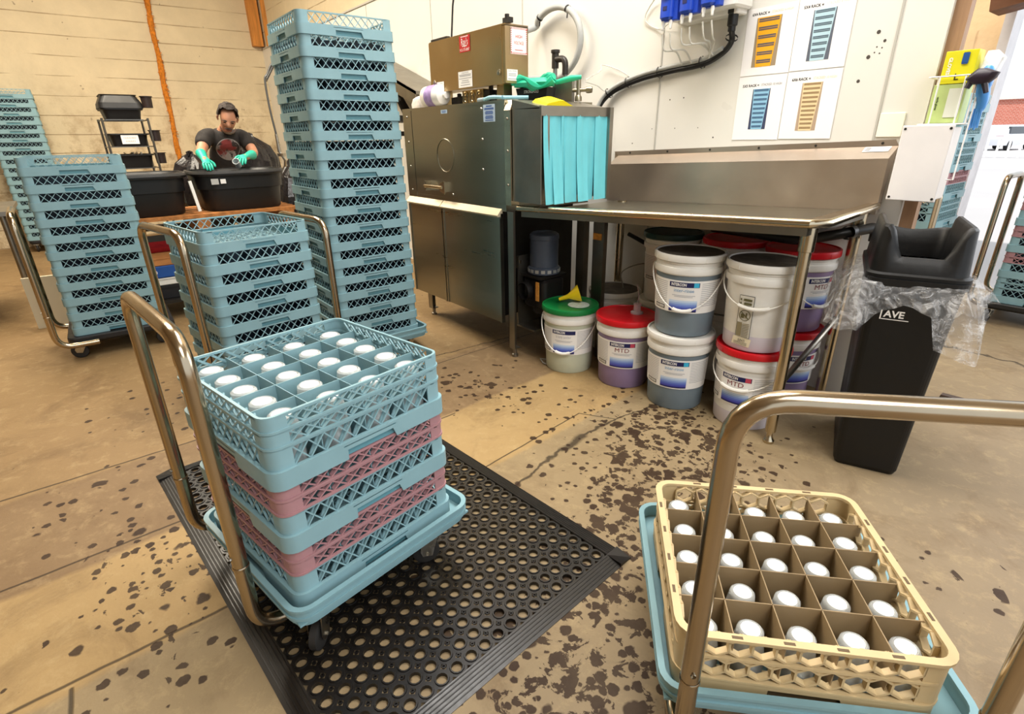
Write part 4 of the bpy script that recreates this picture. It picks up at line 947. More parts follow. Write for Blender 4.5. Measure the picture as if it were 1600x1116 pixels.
# ------------------------------------------------------------------ pails of chemicals
WPL = mat('milky_pail_plastic', 'EDEBE4', .38, var=.05, vscale=14)
def pail(x, y, z, rz, lid, body, lab, label, fill_from=.30, handle='down', dusty=False, lidh=.376, liquid=None, plain=False):
    p = empty('pail', (x, y, z), rz, label=label, category='bucket', group='pails of chemicals under the table')
    b = MB(); low = [(0, 0), (.126, 0), (.131, .008), (.134, .10), (.139, .20), (.143, .285)]
    if liquid is not None: low = [(0, 0), (.126, 0), (.131, .008), (.131 + .012 * liquid / .285, liquid), (.131 + .012 * liquid / .285 + .0001, liquid + .0005), (.143, .285)]
    prof = low + [(.1435, .288), (.152, .291), (.153, .296), (.153, .312), (.151, .318), (.1455, .320), (.1455, .334), (.150, .336), (.150, .341), (.146, .343), (.146, .352)]
    nl = len(low) - 1; mis = [0] * nl + [1] * (len(prof) - 1 - nl)
    if liquid is not None: mis = [0, 0, 0, 1, 1] + [1] * (len(prof) - 6)
    b.lathe(prof, n=40, mis=mis)
    for k in range(28):
        a = 2 * PI * k / 28; b.box((.1495 * math.cos(a), .1495 * math.sin(a), .304), (.006, .002, .020), a, 1)
    b.build('pail_body', [body, WPL], p)
    b = MB(); b.lathe([(.1465, .345), (.1575, .346), (.159, .352), (.159, .368), (.157, .374), (.150, .3755), (.147, .370), (.10, .3695), (0, .3695)], n=40)
    for k in range(12):
        a = 2 * PI * k / 12; b.box((.1592 * math.cos(a), .1592 * math.sin(a), .358), (.002, .0015, .018), a)
    lo = b.build('lid', lid, p)
    if dusty:
        d = MB(); d.lathe([(.146, .3702), (.10, .3701), (0, .3701)], n=32); d.build('dusty_top', mat('dusty_dark_lid', '5E564C', .7, var=.3, vscale=14), lo)
    def C(u, v, r=.1385): a = -PI / 2 + u / r; rr = r + (v - .15) * .04; return (rr * math.cos(a), rr * math.sin(a), v)
    if lab:
        l = MB()
        def patch(u0, u1, z0, z1, dr, mi, k=10):
            vs = []; fs = []
            for i in range(k + 1):
                u = u0 + (u1 - u0) * i / k
                vs += [C(u, z0, .1385 + dr), C(u, z1, .1385 + dr)]
            for i in range(k): fs.append((2 * i, 2 * i + 2, 2 * i + 3, 2 * i + 1))
            l.add(vs, fs, mi)
        z0, z1 = (.115, .265)
        patch(-.19, .19, z0, z1, .002, 0, 24)
        kind, big, bigmi = lab
        patch(-.065, .065, z1 - .030, z1 - .008, .0028, 1)
        if kind != 'sanitizer': patch(.040, .062, z1 - .029, z1 - .009, .0033, 4 if kind == 'rinse' else 5)
        for i in range(6): patch(-.062, .062, z0 + .008 + .0085 * i, z0 + .0165 + .0085 * i, .0028, 6 + i)
        patch(-.062, .062, z0 + .006, z0 + .012, .0033, 1)
        text_on(l, 'INTERCON', .018, lambda u, v: C(-.024 + u, z1 - .019 + v, .1385 + .0040), 0, width=.066, bold=.0006)
        text_on(l, big, .032 if kind == 'mtd' else .022, lambda u, v: C(u, z1 - (.048 if kind == 'mtd' else .045) + v, .1385 + .0036), bigmi, width=.072 if kind == 'mtd' else .085)
        for i, w in enumerate((.05, .04)): patch(-w, w, z1 - .069 - .006 * i, z1 - .0665 - .006 * i, .0033, 2, 4)
        for s in (-1, 1):
            for i in range(13): patch(s * .075 if s > 0 else -.175, .175 if s > 0 else -.075, z1 - .014 - .0085 * i, z1 - .0115 - .0085 * i, .0026, 2, 6)
        patch(-.150, -.085, z0 + .010, z0 + .028, .0030, 3); patch(-.146, -.089, z0 + .0135, z0 + .0245, .0034, 0); text_on(l, 'INTERCON', .010, lambda u, v: C(-.1175 + u, z0 + .019 + v, .1385 + .0038), 3, width=.05)
        gr = [mat('label_blue_%s' % 'abcdef'[i], c, .5) for i, c in enumerate(('3E3C9A', '4C55B4', '5F74C6', '7E97D6', 'A2BCE4', 'C9DAF0'))]
        l.build('product_label', [PAPER, NAVY, mat('fine_print', 'B4B4B8', .7), BLACK, mat('label_cyan', '3BB7E0', .5), mat('label_crimson', 'C8465C', .5)] + gr + [mat('mtd_dark_red', '7E1F26', .5), mat('rinse_blue_print', '6FA3CC', .5)], p)
    if plain:
        l = MB(); Cc = lambda u, v: C(u - .03, v, .1385 + .003)
        def rect(u0, u1, z0, z1, mi, d=.0):
            l.add([C(u0 - .03, z0, .1415 + d), C(u1 - .03, z0, .1415 + d), C(u1 - .03, z1, .1415 + d), C(u0 - .03, z1, .1415 + d)], [(0, 1, 2, 3)], mi)
        rect(-.031, .031, .060, .245, 1); rect(-.029, .029, .062, .243, 0, .0006)
        for k in range(3): rect(-.012 + .003 * k, .022, .222 - .016 * k, .232 - .016 * k, 2, .0012); rect(-.026, -.02, .222 - .016 * k, .232 - .016 * k, 2, .0012)
        nn = 24; vs = [(C(.024 * math.cos(2 * PI * k / nn) * rr - .03, .160 + .024 * math.sin(2 * PI * k / nn) * rr, .1415 + .0014)) for rr in (1, .88) for k in range(nn)]
        l.add(vs, [(k, (k + 1) % nn, nn + (k + 1) % nn, nn + k) for k in range(nn)], 2)
        l.add([C(-.03 - .018, .173, .1431), C(-.03 - .015, .176, .1431), C(-.03 + .018, .147, .1431), C(-.03 + .015, .144, .1431)], [(0, 1, 2, 3)], 2)
        rect(-.016, -.002, .148, .166, 2, .0012); rect(.004, .010, .15, .172, 2, .0012)
        rect(-.028, -.006, .066, .128, 3, .0010)
        for k in range(9): rect(-.004, .024, .066 + .007 * k, .069 + .007 * k, 3, .0012)
        l.build('warning_label', [mat('old_label', 'DCD8CC', .6), BLACK, mat('olive_print', '5F5A38', .6), mat('brown_print', '8C8264', .6)], p)
        t = MB(); t.add([C(-.03 - .045, .028, .1440), C(-.03 + .035, .022, .1440), C(-.03 + .040, .058, .1440), C(-.03 - .040, .064, .1440)], [(0, 1, 2, 3)], 0)
        text_on(t, 'BB65', .016, lambda u, v: C(-.03 + u, .049 + v, .1448), 1, width=.03)
        for k in range(3): t.add([C(-.03 - .035, .040 - .005 * k, .1446), C(-.03 + .025, .038 - .005 * k, .1446), C(-.03 + .025, .0395 - .005 * k, .1446), C(-.03 - .035, .0415 - .005 * k, .1446)], [(0, 1, 2, 3)], 1)
        t.build('torn_tag', [mat('cream_tag', 'EADFC0', .7), BLACK], p)
    if handle:
        b = MB()
        if handle == 'down':
            pts = []
            for i in range(25):
                a = PI * i / 24; x_ = -.158 * math.cos(a); y_ = -.158 * math.sin(a) * .99; z_ = .305 - .175 * math.sin(a) ** 1.3
                pts.append((x_, y_ - .004, z_))
            b.tube(pts, .003, 8); b.tube(pts[10:15], .0085, 8)
        else:
            pts = []
            for i in range(25):
                a = PI * i / 24; x_ = -.158 * math.cos(a); y_ = -.158 * math.sin(a) * .80; z_ = .305 - .11 * math.sin(a)
                pts.append((x_, y_ - .03 * math.sin(a), z_))
            b.tube(pts, .003, 8); b.tube(pts[9:16], .0085, 8)
        for s in (-1, 1): b.lathe([(0, -.004), (.009, -.004), (.009, .006), (0, .006)], (s * .153, 0, .305), 10, axis='X')
        b.build('wire_handle', WHITE, p)
    return p
GREENB = mat('pail_pale_green', 'C6CBB6', .35, var=.06); PURP = mat('pail_purple_liquid', '8E7BA0', .35, var=.06); GRB = mat('pail_grey_blue_liquid', '75838C', .35, var=.06); LILAC = mat('pail_lilac', 'D8D2DC', .38, var=.04)
LIDG = mat('green_lid', '0F7A3A', .35, var=.1); LIDR = mat('red_lid', 'CF1420', .35, var=.08); LIDW = mat('white_lid', 'F1EFE8', .35, var=.05); LIDD = mat('dark_green_lid', '1E3B34', .4, var=.2)
pg = pail(-2.040, 2.04, 0, .55, LIDG, GREENB, ('sanitizer', 'lo temp sanitizer', 2), 'white pail with a green lid holding the yellow funnel')
pr_ = pail(-1.712, 2.13, 0, .60, LIDR, PURP, ('mtd', 'MTD', 12), 'purple pail with a flat red lid and clear spout, second from the motor', handle=None)
pail(-1.385, 2.14, 0, .50, LIDW, GRB, ('rinse', 'inter-rinse', 13), 'grey-blue rinse pail with a white lid, lower of the pair', handle=None)
pail(-1.385, 2.148, .3765, .50, LIDW, GRB, ('rinse', 'inter-rinse', 13), 'grey-blue rinse pail with hanging handle, stacked on another rinse pail', dusty=True)
pail(-1.062, 2.225, 0, .10, LIDR, LILAC, ('mtd', 'MTD', 12), 'pale pail with a red lid and purple bottom layer, under the large white pail', liquid=.075, handle='swung')
MATS['lilac_bottom'] = None; del MATS['lilac_bottom']
pail(-1.062, 2.215, .3765, .30, LIDW, LILAC, None, 'large white pail with a faded warning label beside the front table leg', dusty=True, plain=True, liquid=.07, handle='swung')
pail(-1.085, 2.59, 0, 1.1, LIDR, PURP, ('mtd', 'MTD', 12), 'purple pail with a red lid, lower one behind the white pails', handle='swung')
pail(-1.085, 2.59, .3765, 1.2, LIDR, PURP, ('mtd', 'MTD', 12), 'purple pail with a red lid, upper one behind the white pails')
pail(-2.09, 2.47, 0, .5, LIDW, WPL, None, 'white pail with a dusty lid at the back, behind the green-lidded pail', dusty=True, handle=None)
pail(-1.75, 2.53, 0, .5, LIDW, WPL, None, 'white pail on the floor under the dark green-lidded pail', handle=None)
pail(-1.75, 2.53, .3765, .55, LIDD, WPL, ('sanitizer', 'lo temp sanitizer', 2), 'white pail with a dark green lid at the back, up high', handle=None)
pail(-1.418, 2.59, 0, .5, LIDW, WPL, None, 'white pail at the back wall under a red-lidded pail', handle=None)
pail(-1.418, 2.59, .3765, .5, LIDR, WPL, None, 'red-lidded pail in the shadow at the back under the table', handle=None)
fn = empty('funnel', (-2.045, 2.05, .4135), label='yellow plastic funnel lying on the green pail lid', category='funnel')
b = MB(); b.lathe([(.047, .045), (.046, .038), (.014, -.020), (.009, -.075), (.0075, -.075), (.012, -.020), (.043, .038)], (0, 0, 0), 24); b.build('cone', mat('funnel_yellow', 'E9C81A', .35), fn)
fn.rotation_mode = 'QUATERNION'; fn.rotation_quaternion = Vector((.62, .70, .30)).to_track_quat('Z', 'Y'); fn.location = (-2.045, 2.055, .4145)
b = MB(); b.lathe([(0, 0), (.06, 0), (.06, .001), (0, .001)], (0, 0, 0), 20); o = b.build('lid_sticker', mat('pale_lid_sticker', 'D9E6DC', .6, var=.2, vscale=40), pg); o.location = (.05, -.01, .3715)
b = MB(); b.lathe([(.033, 0), (.032, .008), (.019, .014), (.018, .045), (.021, .047), (.021, .052), (.0, .053)], n=20); b.tube([(0, 0, .05), (.004, 0, .10), (-.01, 0, .16)], .002, 6)
o = b.build('spout', mat('clear_spout', 'E8DDE0', .2, trans=.5), pr_); o.location = (.05, .03, .3700)

# ------------------------------------------------------------------ waste bin with drop-in lid
TR = math.radians(21)
bn = empty('waste_bin', (-.600, 2.375, 0), TR, label='tall black slim waste bin with a clear liner beside the table', category='bin')
BLKP = mat('black_bin_plastic', '080808', .45, var=.2, vscale=4, bump=.06, bscale=50)
b = MB(); b.loft([(0, 0, .20, .39, .02, 0), (0, 0, .215, .41, .025, .02), (0, -.005, .255, .46, .03, .60), (0, -.01, .272, .475, .035, .745), (0, -.01, .285, .485, .035, .75), (0, -.01, .285, .485, .035, .772), (0, -.01, .268, .47, .03, .772), (0, 0, .19, .38, .02, .05)], 5, cap1=True)
b.build('bin_body', BLKP, bn)
b = MB()
def ringpts(w, d, r, n=6):
    P = []
    for (sx, sy, a0) in ((1, 1, 0), (-1, 1, 90), (-1, -1, 180), (1, -1, 270)):
        for i in range(n + 1): a = math.radians(a0 + 90 * i / n); P.append((sx * (w / 2 - r) + r * math.cos(a), sy * (d / 2 - r) + r * math.sin(a)))
    Q = []
    for i in range(len(P)):
        p, q = P[i], P[(i + 1) % len(P)]; L = math.hypot(q[0] - p[0], q[1] - p[1]); k = max(1, int(L / .02))
        for j in range(k): Q.append((p[0] + (q[0] - p[0]) * j / k, p[1] + (q[1] - p[1]) * j / k))
    return Q
def sm(x): x = max(0, min(1, x)); return x * x * (3 - 2 * x)
def toph(x, y, w, d):
    if y < -d * .28: return .842 + .105 * sm((abs(x) / (w / 2) - .50) / .42)
    f = sm((y + d * .28) / (d * .2)); side = .947; back = .895 - .015 * sm(1 - abs(x) / (w / 2))
    return side * (1 - sm((y - d * .30) / (d * .15))) + back * sm((y - d * .30) / (d * .15)) + 0 * f
O = ringpts(.292, .508, .05); n = len(O)
def scale(P, w, d, w0=.292, d0=.508): return [(x * w / w0, y * d / d0) for x, y in P]
rows = [(scale(O, .300, .480), [.762] * n), (scale(O, .300, .480), [.784] * n), (scale(O, .280, .46), [.790] * n), (scale(O, .276, .45), [.82] * n)]
tz = [toph(x, y, .292, .508) for x, y in O]
rows += [(scale(O, .262, .43), [z - .008 for z in tz]), (scale(O, .248, .418), tz), (scale(O, .228, .402), tz), (scale(O, .214, .388), [z - .010 for z in tz]), (scale(O, .205, .37), [.83] * n), (scale(O, .20, .36), [.78] * n)]
vs = [(x, y, z) for P, Z in rows for (x, y), z in zip(P, Z)]; fs = []
for i in range(len(rows) - 1):
    for j in range(n): k = (j + 1) % n; fs.append((i * n + j, i * n + k, (i + 1) * n + k, (i + 1) * n + j))
b.add(vs, fs, 0, True); b.build('lid', BLKP, bn)
lb = MB()
def FP(u, v): return (u, -.2365 - .085 * (v - .6) - .002, v)
lb.add([FP(-.075, .628), FP(.005, .628), FP(.005, .631), FP(-.075, .631)], [(0, 1, 2, 3)]); lb.add([FP(-.080, .628), FP(-.076, .628), FP(-.076, .662), FP(-.080, .662)], [(0, 1, 2, 3)])
text_on(lb, 'AVE', .034, lambda u, v: FP(-.040 + u, .648 + v), 0, width=.06, bold=.001); lb.build('brand_mark', PAPER, bn)
random.seed(5)
ly = MB(); O2 = ringpts(.300, .482, .045, 4); n = len(O2); rows = []
prof = [(-.05, .800), (-.02, .765), (.004, .759), (.010, .757), (.030, .73), (.045, .69), (.055, .63)]
for i, (g, z) in enumerate(prof):
    row = []
    for j, (x, y) in enumerate(O2):
        a = math.atan2(y, x); L = math.hypot(x, y); w = math.sin(j * 1.7 + i) * .007 + random.uniform(-.006, .006) + .018 * math.sin(a * 5 + 1.3) * (i / 6)
        drop = (z if i < 3 else .757 - (.757 - z) * (.45 + .55 * abs(math.sin(a * 2.3 + .6)) + (.75 if x > .05 and y < -.1 else 0) + (.35 if x < -.1 else 0)))
        if i < 3: w = 0
        g2 = g + (w + .0) + (.05 * i / 6 if x > .1 and y < 0 else 0) + (.05 * i / 6 if x < -.1 else 0)
        row.append((x + x / L * g2, y + y / L * g2, drop + (random.uniform(-.006, .006) if i > 2 else 0)))
    rows.append(row)
vs = [p for r_ in rows for p in r_]; fs = []
for i in range(len(rows) - 1):
    for j in range(n): k = (j + 1) % n; fs.append((i * n + j, i * n + k, (i + 1) * n + k, (i + 1) * n + j))
ly.add(vs, fs, 0, False)
def film():
    m = bpy.data.materials.new('clear_liner_film'); m.use_nodes = True; t = NT(m); p = t.n['Principled BSDF']
    p.inputs['Base Color'].default_value = (.92, .93, .94, 1); p.inputs['Roughness'].default_value = .12; p.inputs['Specular IOR Level'].default_value = .9
    tc = t.new('ShaderNodeTexCoord'); f = t.noise(tc.outputs['Object'], 18, 6, .7, 1.2)
    t.link(t.math('ADD', .10, t.math('MULTIPLY', t.ramp(f, .45, .75), .55), clamp=True), p.inputs['Alpha'])
    b = t.new('ShaderNodeBump'); b.inputs['Strength'].default_value = .9; b.inputs['Distance'].default_value = .02; t.link(f, b.inputs['Height']); t.link(b.outputs[0], p.inputs['Normal'])
    return m
ly.build('clear_liner', film(), bn)
MB().prism([(0, 0), (.09, .005), (.09, .03), (.005, .028)], 'Y', 0, .035).build('wooden_wedge', mat('dark_wood_block', '4B3A30', .6, var=.3), label='small dark wooden wedge on the floor beyond the bin', category='wedge')
bpy.data.objects['wooden_wedge'].location = (-.53, 3.12, .0005)

# ------------------------------------------------------------------ things on the white wall
ds = empty('chemical_dispenser', (-1.83, 2.8, 1.85), label='white wall dispenser with three blue pumps and clear tubing', category='dispenser')
b = MB(); b.rbox((0, -.075, .05), (.43, .148, .22), .02); b.rbox((.02, -.05, -.065), (.34, .09, .03), .01); b.bb((.14, -.152, -.02), (.21, -.149, -.015)); b.build('cabinet', mat('dispenser_white', 'E4E2DC', .4), ds)
PB_ = mat('pump_blue', '2247B8', .35, var=.06); SMK = mat('smoked_window', '1C2430', .15)
for i, x in enumerate((-.150, -.035, .085)):
    b = MB(); b.rbox((x + .012, -.165, .02 + .012 * i), (.098, .035, .19), .006); b.rbox((x, -.185, -.005 + .012 * i), (.075, .04, .13), .02)
    b.lathe([(.036, -.212), (.038, -.206), (.038, -.18)], (x, 0, .055 + .012 * i), 24, axis='Y'); b.lathe([(0, -.213), (.036, -.212)], (x, 0, .055 + .012 * i), 24, axis='Y')
    po = b.build('pump_head', PB_, ds)
    q = MB(); q.lathe([(0, -.2145), (.020, -.2145), (.020, -.212)], (x, 0, .062 + .012 * i), 20, axis='Y'); q.build('rotor_window', SMK, po)
    q = MB(); q.bb((x - .012, -.2065, -.03 + .012 * i), (x + .012, -.2045, -.012 + .012 * i)); q.build('badge', NAVY, po)
    for s in (-.024, .024):
        q = MB(); q.lathe([(.008, -.072), (.010, -.085), (.006, -.100), (.0075, -.104), (.0045, -.112)], (x + s, -.18, .012 * i), 12); q.build('hose_fitting', WHITE, po)
b = MB(); b.lathe([(0, -.09), (.030, -.09), (.030, -.105), (.024, -.11), (.024, -.155), (.018, -.16), (.018, -.18), (0, -.18)], (.155, -.07, .03), 20); b.build('cable_gland', BLACK, ds)
TUBE = mat('clear_white_tubing', 'DCDAD0', .25, trans=.2)
main = [(-1.675, 2.73, 1.71), (-1.69, 2.765, 1.66), (-1.74, 2.775, 1.615), (-1.85, 2.78, 1.578), (-2.05, 2.78, 1.562), (-2.25, 2.78, 1.540), (-2.42, 2.78, 1.500), (-2.51, 2.77, 1.455), (-2.555, 2.76, 1.40), (-2.57, 2.75, 1.34)]
o = MB().tube(catmull(main, 6), .014, 12).build('cable_bundle', BLACK, label='black cable bundle strapped along the wall from dispenser to machine', category='cable')
o2 = MB().tube(catmull([(x + .01, y - .012, z + .022) for x, y, z in main[2:]], 6), .011, 10).build('grey_hose', mat('grey_conduit', 'A9AAA6', .45), o)
for k in (5, 18, 26, 33, 40):
    c = Vector(catmull(main, 6)[k]); b = MB(); nxt = Vector(catmull(main, 6)[k + 1]); d = (nxt - c).normalized(); b.tube([c + Vector((0, -.004, .008)) - d * .004, c + Vector((0, -.004, .008)) + d * .004], .030, 12, cap=False); b.build('cable_tie', BLACK, o)
for i, (x, zt, t) in enumerate(((-2.004, 1.74, 3), (-1.956, 1.74, 3), (-1.889, 1.752, 2), (-1.841, 1.752, 2), (-1.769, 1.764, 1), (-1.721, 1.764, 1))):
    end = [None, (-1.80, 1.60), (-1.78, 1.61), (-1.96 + .06 * (i % 2), 1.585)][t]
    MB().tube(catmull([(x, 2.62, zt - .02), (x + .004, 2.64, zt - .09), ((x + end[0]) / 2 + .01, 2.71, (zt + end[1]) / 2 - .02), (end[0], 2.755, end[1])], 6), .0042, 8).build('clear_tube', TUBE, label=['clear tube from the left pump, outer', 'clear tube from the left pump, inner', 'clear tube from the middle pump, left one', 'clear tube from the middle pump, right one', 'clear tube from the right pump, left one', 'clear tube from the right pump, right one'][i] + ' on the wall', category='tube', group='pump tubes on the wall')
MB().tube(catmull([(-2.37, 2.44, 1.53), (-2.50, 2.70, 1.60), (-2.55, 2.77, 1.64), (-2.42, 2.78, 1.60), (-2.30, 2.78, 1.54)], 6), .003, 6).build('thin_line', TUBE, label='thin clear line arching from the brass fitting to the cable bundle', category='tube')
MB().tube(catmull([(-2.37, 2.44, 1.52), (-2.52, 2.70, 1.52), (-2.50, 2.77, 1.49), (-2.36, 2.78, 1.52)], 6), .003, 6).build('thin_line', TUBE, label='lower thin clear line drooping beside the brass fitting', category='tube')
MB().tube(catmull([(-2.06, 2.74, 1.98), (-2.20, 2.78, 1.92), (-2.26, 2.79, 1.84), (-2.16, 2.79, 1.78), (-2.05, 2.74, 1.79)], 6), .003, 6).build('thin_line', TUBE, label='thin pale line looping out left of the dispenser', category='tube')

# posters of rack stacks
def poster(x0, x1, z0, z1, y, head, tail, pic, cols, label, tcol):
    p = empty('poster', ((x0 + x1) / 2, y, (z0 + z1) / 2), label=label, category='poster', group='stacking posters on the white wall')
    w, h = x1 - x0, z1 - z0
    b = MB(); b.bb((-w / 2, -.0012, -h / 2), (w / 2, 0, h / 2)); b.build('sheet', mat('poster_paper', 'F6F3F1', .5), p)
    t = MB(); text_on(t, head, .016, lambda u, v: (-.055 + u, -.0018, (pic[3] - (z0 + z1) / 2) + .016 + v), 0, bold=.0004, width=.085); text_on(t, tail, .015, lambda u, v: (.050 + u, -.0018, (pic[3] - (z0 + z1) / 2) + .017 + v), 1, width=.100)
    t.build('heading', [BLACK, tcol], p)
    px0, px1, pz0, pz1 = pic; px0 -= p.location.x; px1 -= p.location.x; pz0 -= p.location.z; pz1 -= p.location.z
    base, dark, edge, rows = cols; b = MB(); P = lambda u, v, d: (px0 + (px1 - px0) * u, -.0016 - d, pz0 + (pz1 - pz0) * v)
    def q(u0, u1, v0, v1, mi, d=0, s=0): b.add([P(u0 + s * .05, v0, d), P(u1 - s * .05, v0, d), P(u1, v1, d), P(u0, v1, d)], [(0, 1, 2, 3)], mi)
    q(0, 1, 0, 1, 2)
    b.add([P(.16, 0, .0004), P(.80, 0, .0004), P(.96, 1, .0004), P(.04, 1, .0004)], [(0, 1, 2, 3)], 0)
    for k in range(rows):
        v = (k + .45) / rows; f = .16 - .12 * v; g = .80 + .16 * v
        b.add([P(f + .04, v, .0008), P(g - .04, v, .0008), P(g - .04, v + .42 / rows, .0008), P(f + .04, v + .42 / rows, .0008)], [(0, 1, 2, 3)], 1)
        b.add([P(f + .04, v + .14 / rows, .0010), P(g - .04, v + .14 / rows, .0010), P(g - .04, v + .24 / rows, .0010), P(f + .04, v + .24 / rows, .0010)], [(0, 1, 2, 3)], 3)
    b.build('photo_print', [mat('print_' + base, base, .5), mat('print_' + dark, dark, .5), mat('print_' + edge, edge, .5), mat('print_mix_' + base, tuple((x + y) / 2 for x, y in zip(hexc(base), hexc(dark))), .5)], p)
PY = 2.7985; xm = -1.392; zm = 1.500
poster(-1.637, xm - .002, zm + .002, 1.790, PY, '6X4 RACK =', 'STACKED 6 HIGH', (-1.585, -1.463, 1.538, 1.748), ('F2AE22', '5D5A62', 'A08C70', 6), 'poster showing a yellow rack stack, upper left of the four', mat('pale_tan_print', 'E6D6B4', .6))
poster(xm + .002, -1.150, zm + .004, 1.790, PY - .0008, '5X4 RACK =', 'STACKED 8 HIGH', (-1.320, -1.222, 1.539, 1.740), ('B4D2DC', '4A5A66', '5E6470', 8), 'poster showing a blue and mauve rack stack, upper right of the four', mat('pale_grey_print', 'D8D2C8', .6))
poster(-1.637, xm - .003, 1.207, zm - .002, PY, '5X5 RACK =', 'STACKED 10 HIGH', (-1.556, -1.467, 1.256, 1.440), ('8FC0DC', '2C4A70', '3E4460', 9), 'poster showing an all-blue rack stack, lower left of the four', mat('mid_grey_print', '8E8E92', .6))
poster(xm + .001, -1.150, 1.210, zm - .000, PY - .0006, '6X6 RACK =', 'STACKED 10 HIGH', (-1.316, -1.224, 1.246, 1.450), ('E4CDA0', '8A6C48', 'B49C84', 11), 'poster showing a beige rack stack, lower right of the four', MATS['pale_tan_print'])
b = MB(); b.rbox((0, 0, 0), (.095, .006, .095), .004); o = b.build('blank_plate', mat('cream_plate', 'F1EEE0', .45), label='blank cream cover plate on the white wall near its right end', category='plate'); o.location = (-.915, 2.7965, 1.262)
jb = empty('junction_box', (-.74, 2.74, 1.115), label='white steel junction box on the end of the wall below the wire basket', category='junction box')
b = MB(); b.rbox((0, 0, 0), (.150, .11, .268), .006); b.build('box_body', mat('ivory_steel', 'D6CFC8', .45), jb)
b = MB(); b.rbox((-.005, -.060, 0), (.172, .010, .285), .005); b.build('cover', mat('white_cover_plate', 'E6E3E2', .4, var=.03), jb)
for x in (-.08, .07):
    for z in (-.13, .13): MB().lathe([(.005, 0), (.004, -.002), (0, -.0025)], (x, -.065, z), 10, axis='Y').build('screw', DK, jb)
b = MB(); b.tube([(-.79, 2.78, 1.02), (-.80, 2.785, 1.20), (-.79, 2.785, 1.26), (-.76, 2.78, 1.26)], .005, 6); b.build('mains_lead', BLACK, label='black lead behind the white junction box', category='cord')
# wire basket with glove cartons
wb = empty('wire_basket', (-.70, 2.74, 1.26), label='white wire basket at the end of the wall holding glove cartons', category='basket')
b = MB(); X0, X1, Y0, Y1 = -.085, .065, -.055, .055; w = .0028; b.v = b.v
for z in (.0, .165): 
    for p, q in (((X0, Y0), (X1, Y0)), ((X1, Y0), (X1, Y1)), ((X1, Y1), (X0, Y1)), ((X0, Y1), (X0, Y0))): b.tube([(p[0], p[1], z), (q[0], q[1], z)], w, 6)
for x, y in ((X0 + .035, Y0), (X1 - .035, Y0), (X1, Y0), (X1, Y1), (X0, Y1), (X1, 0)): b.tube([(x, y, 0), (x, y, .165)], w, 6)
for x in (X0 + .03, 0, X1 - .03): b.tube([(x, Y0, 0), (x, Y1, 0)], w, 6)
b.tube([(X1, Y0, .165), (X1 + .012, Y0, .12), (X1 + .012, Y0, -.20), (X1 - .01, Y0, -.20)], w, 6); b.build('wire_frame', mat('white_wire', 'F2F0EE', .4), wb)
def carton(name, loc, dims, m, label, texts):
    c = empty(name, loc, label=label, category='box'); b = MB(); b.rbox((0, 0, dims[2] / 2), dims, .003, 2); b.build('carton', m, c)
    for tx, sz, u0, v0, mm, rot in texts:
        t = MB(); text_on(t, tx, sz, (lambda u, v: (u0 + v, -dims[1] / 2 - .0012, v0 - u)) if rot else (lambda u, v: (u0 + u, -dims[1] / 2 - .0012, v0 + v)), 0, bold=.0004); t.build('lettering', mm, c)
    return c
cg = carton('glove_carton', (-.715, 2.738, 1.2635), (.105, .075, .135), mat('lime_carton', 'C3D68A', .5, var=.1), 'lime green glove carton low in the wire basket', [('NORI', .026, .01, .07, mat('olive_ink', '4C5A34', .6), True), ('nitrile gloves', .009, -.03, .07, MATS['olive_ink'], True)])
MB().bb((-.0, -.0392, .02), (.045, -.0388, .12)).build('pale_panel', mat('cream_panel', 'DDE0D0', .6), cg)
cy = carton('glove_carton', (-.705, 2.738, 1.3995), (.100, .078, .110), mat('yellow_carton', 'DDD51E', .5, var=.05), 'yellow glove carton standing on the green carton in the basket', [('L', .03, .0, .022, BLACK, False), ('GLOVES', .016, -.03, .06, PAPER, True)])
b = MB(); b.rbox((.015, -.041, .083), (.020, .003, .038), .006); b.build('brand_badge', mat('badge_blue', '1E4E8C', .5), cy)
b = MB(); b.loft([(0, 0, .055, .05, .01, 0), (.01, 0, .06, .05, .012, .05), (0, 0, .03, .03, .01, .075)], 4, smooth=True); o = b.build('paper_tissue', mat('white_tissue', 'F6F6F4', .9, bump=.6, bscale=40), label='white tissue puffing out beside the yellow carton', category='tissue'); o.location = (-.625, 2.75, 1.428)
b = MB(); b.tube(catmull([(0, 0, .06), (.02, -.01, .035), (.015, -.01, -.02), (.025, 0, -.08), (.01, 0, -.15)], 5), [.012, .015, .02, .022, .024, .026, .028, .03, .032, .032, .03, .03, .03, .028, .026, .024, .022, .018, .014, .010, .006], 10)
for k in range(4): b.tube([(.0 + .01 * k, -.008, -.10), (.002 + .011 * k, -.01, -.185 + .008 * (k % 2))], [.009, .005], 6)
o = b.build('blue_glove', mat('blue_nitrile', '4B93DC', .35, var=.15), label='blue nitrile glove hanging from the basket end', category='glove'); o.location = (-.622, 2.70, 1.395); o.scale = (.7, .8, .85)
b = MB(); b.loft([(0, 0, .05, .05, .02, 0), (0, 0, .085, .06, .02, .018), (.01, 0, .08, .055, .02, .035), (0, 0, .03, .03, .01, .05)], 5, smooth=True)
b.tube([(.01, -.01, .02), (.03, -.012, -.03)], [.012, .008], 6); b.tube([(-.02, -.01, .02), (-.03, -.014, -.012)], [.012, .009], 6)
o = b.build('black_glove', mat('black_nitrile', '241A26', .4), label='black glove draped over the corner of the wire basket', category='glove'); o.location = (-.622, 2.705, 1.378 + .0)
o.location = (-.620, 2.66, 1.39)

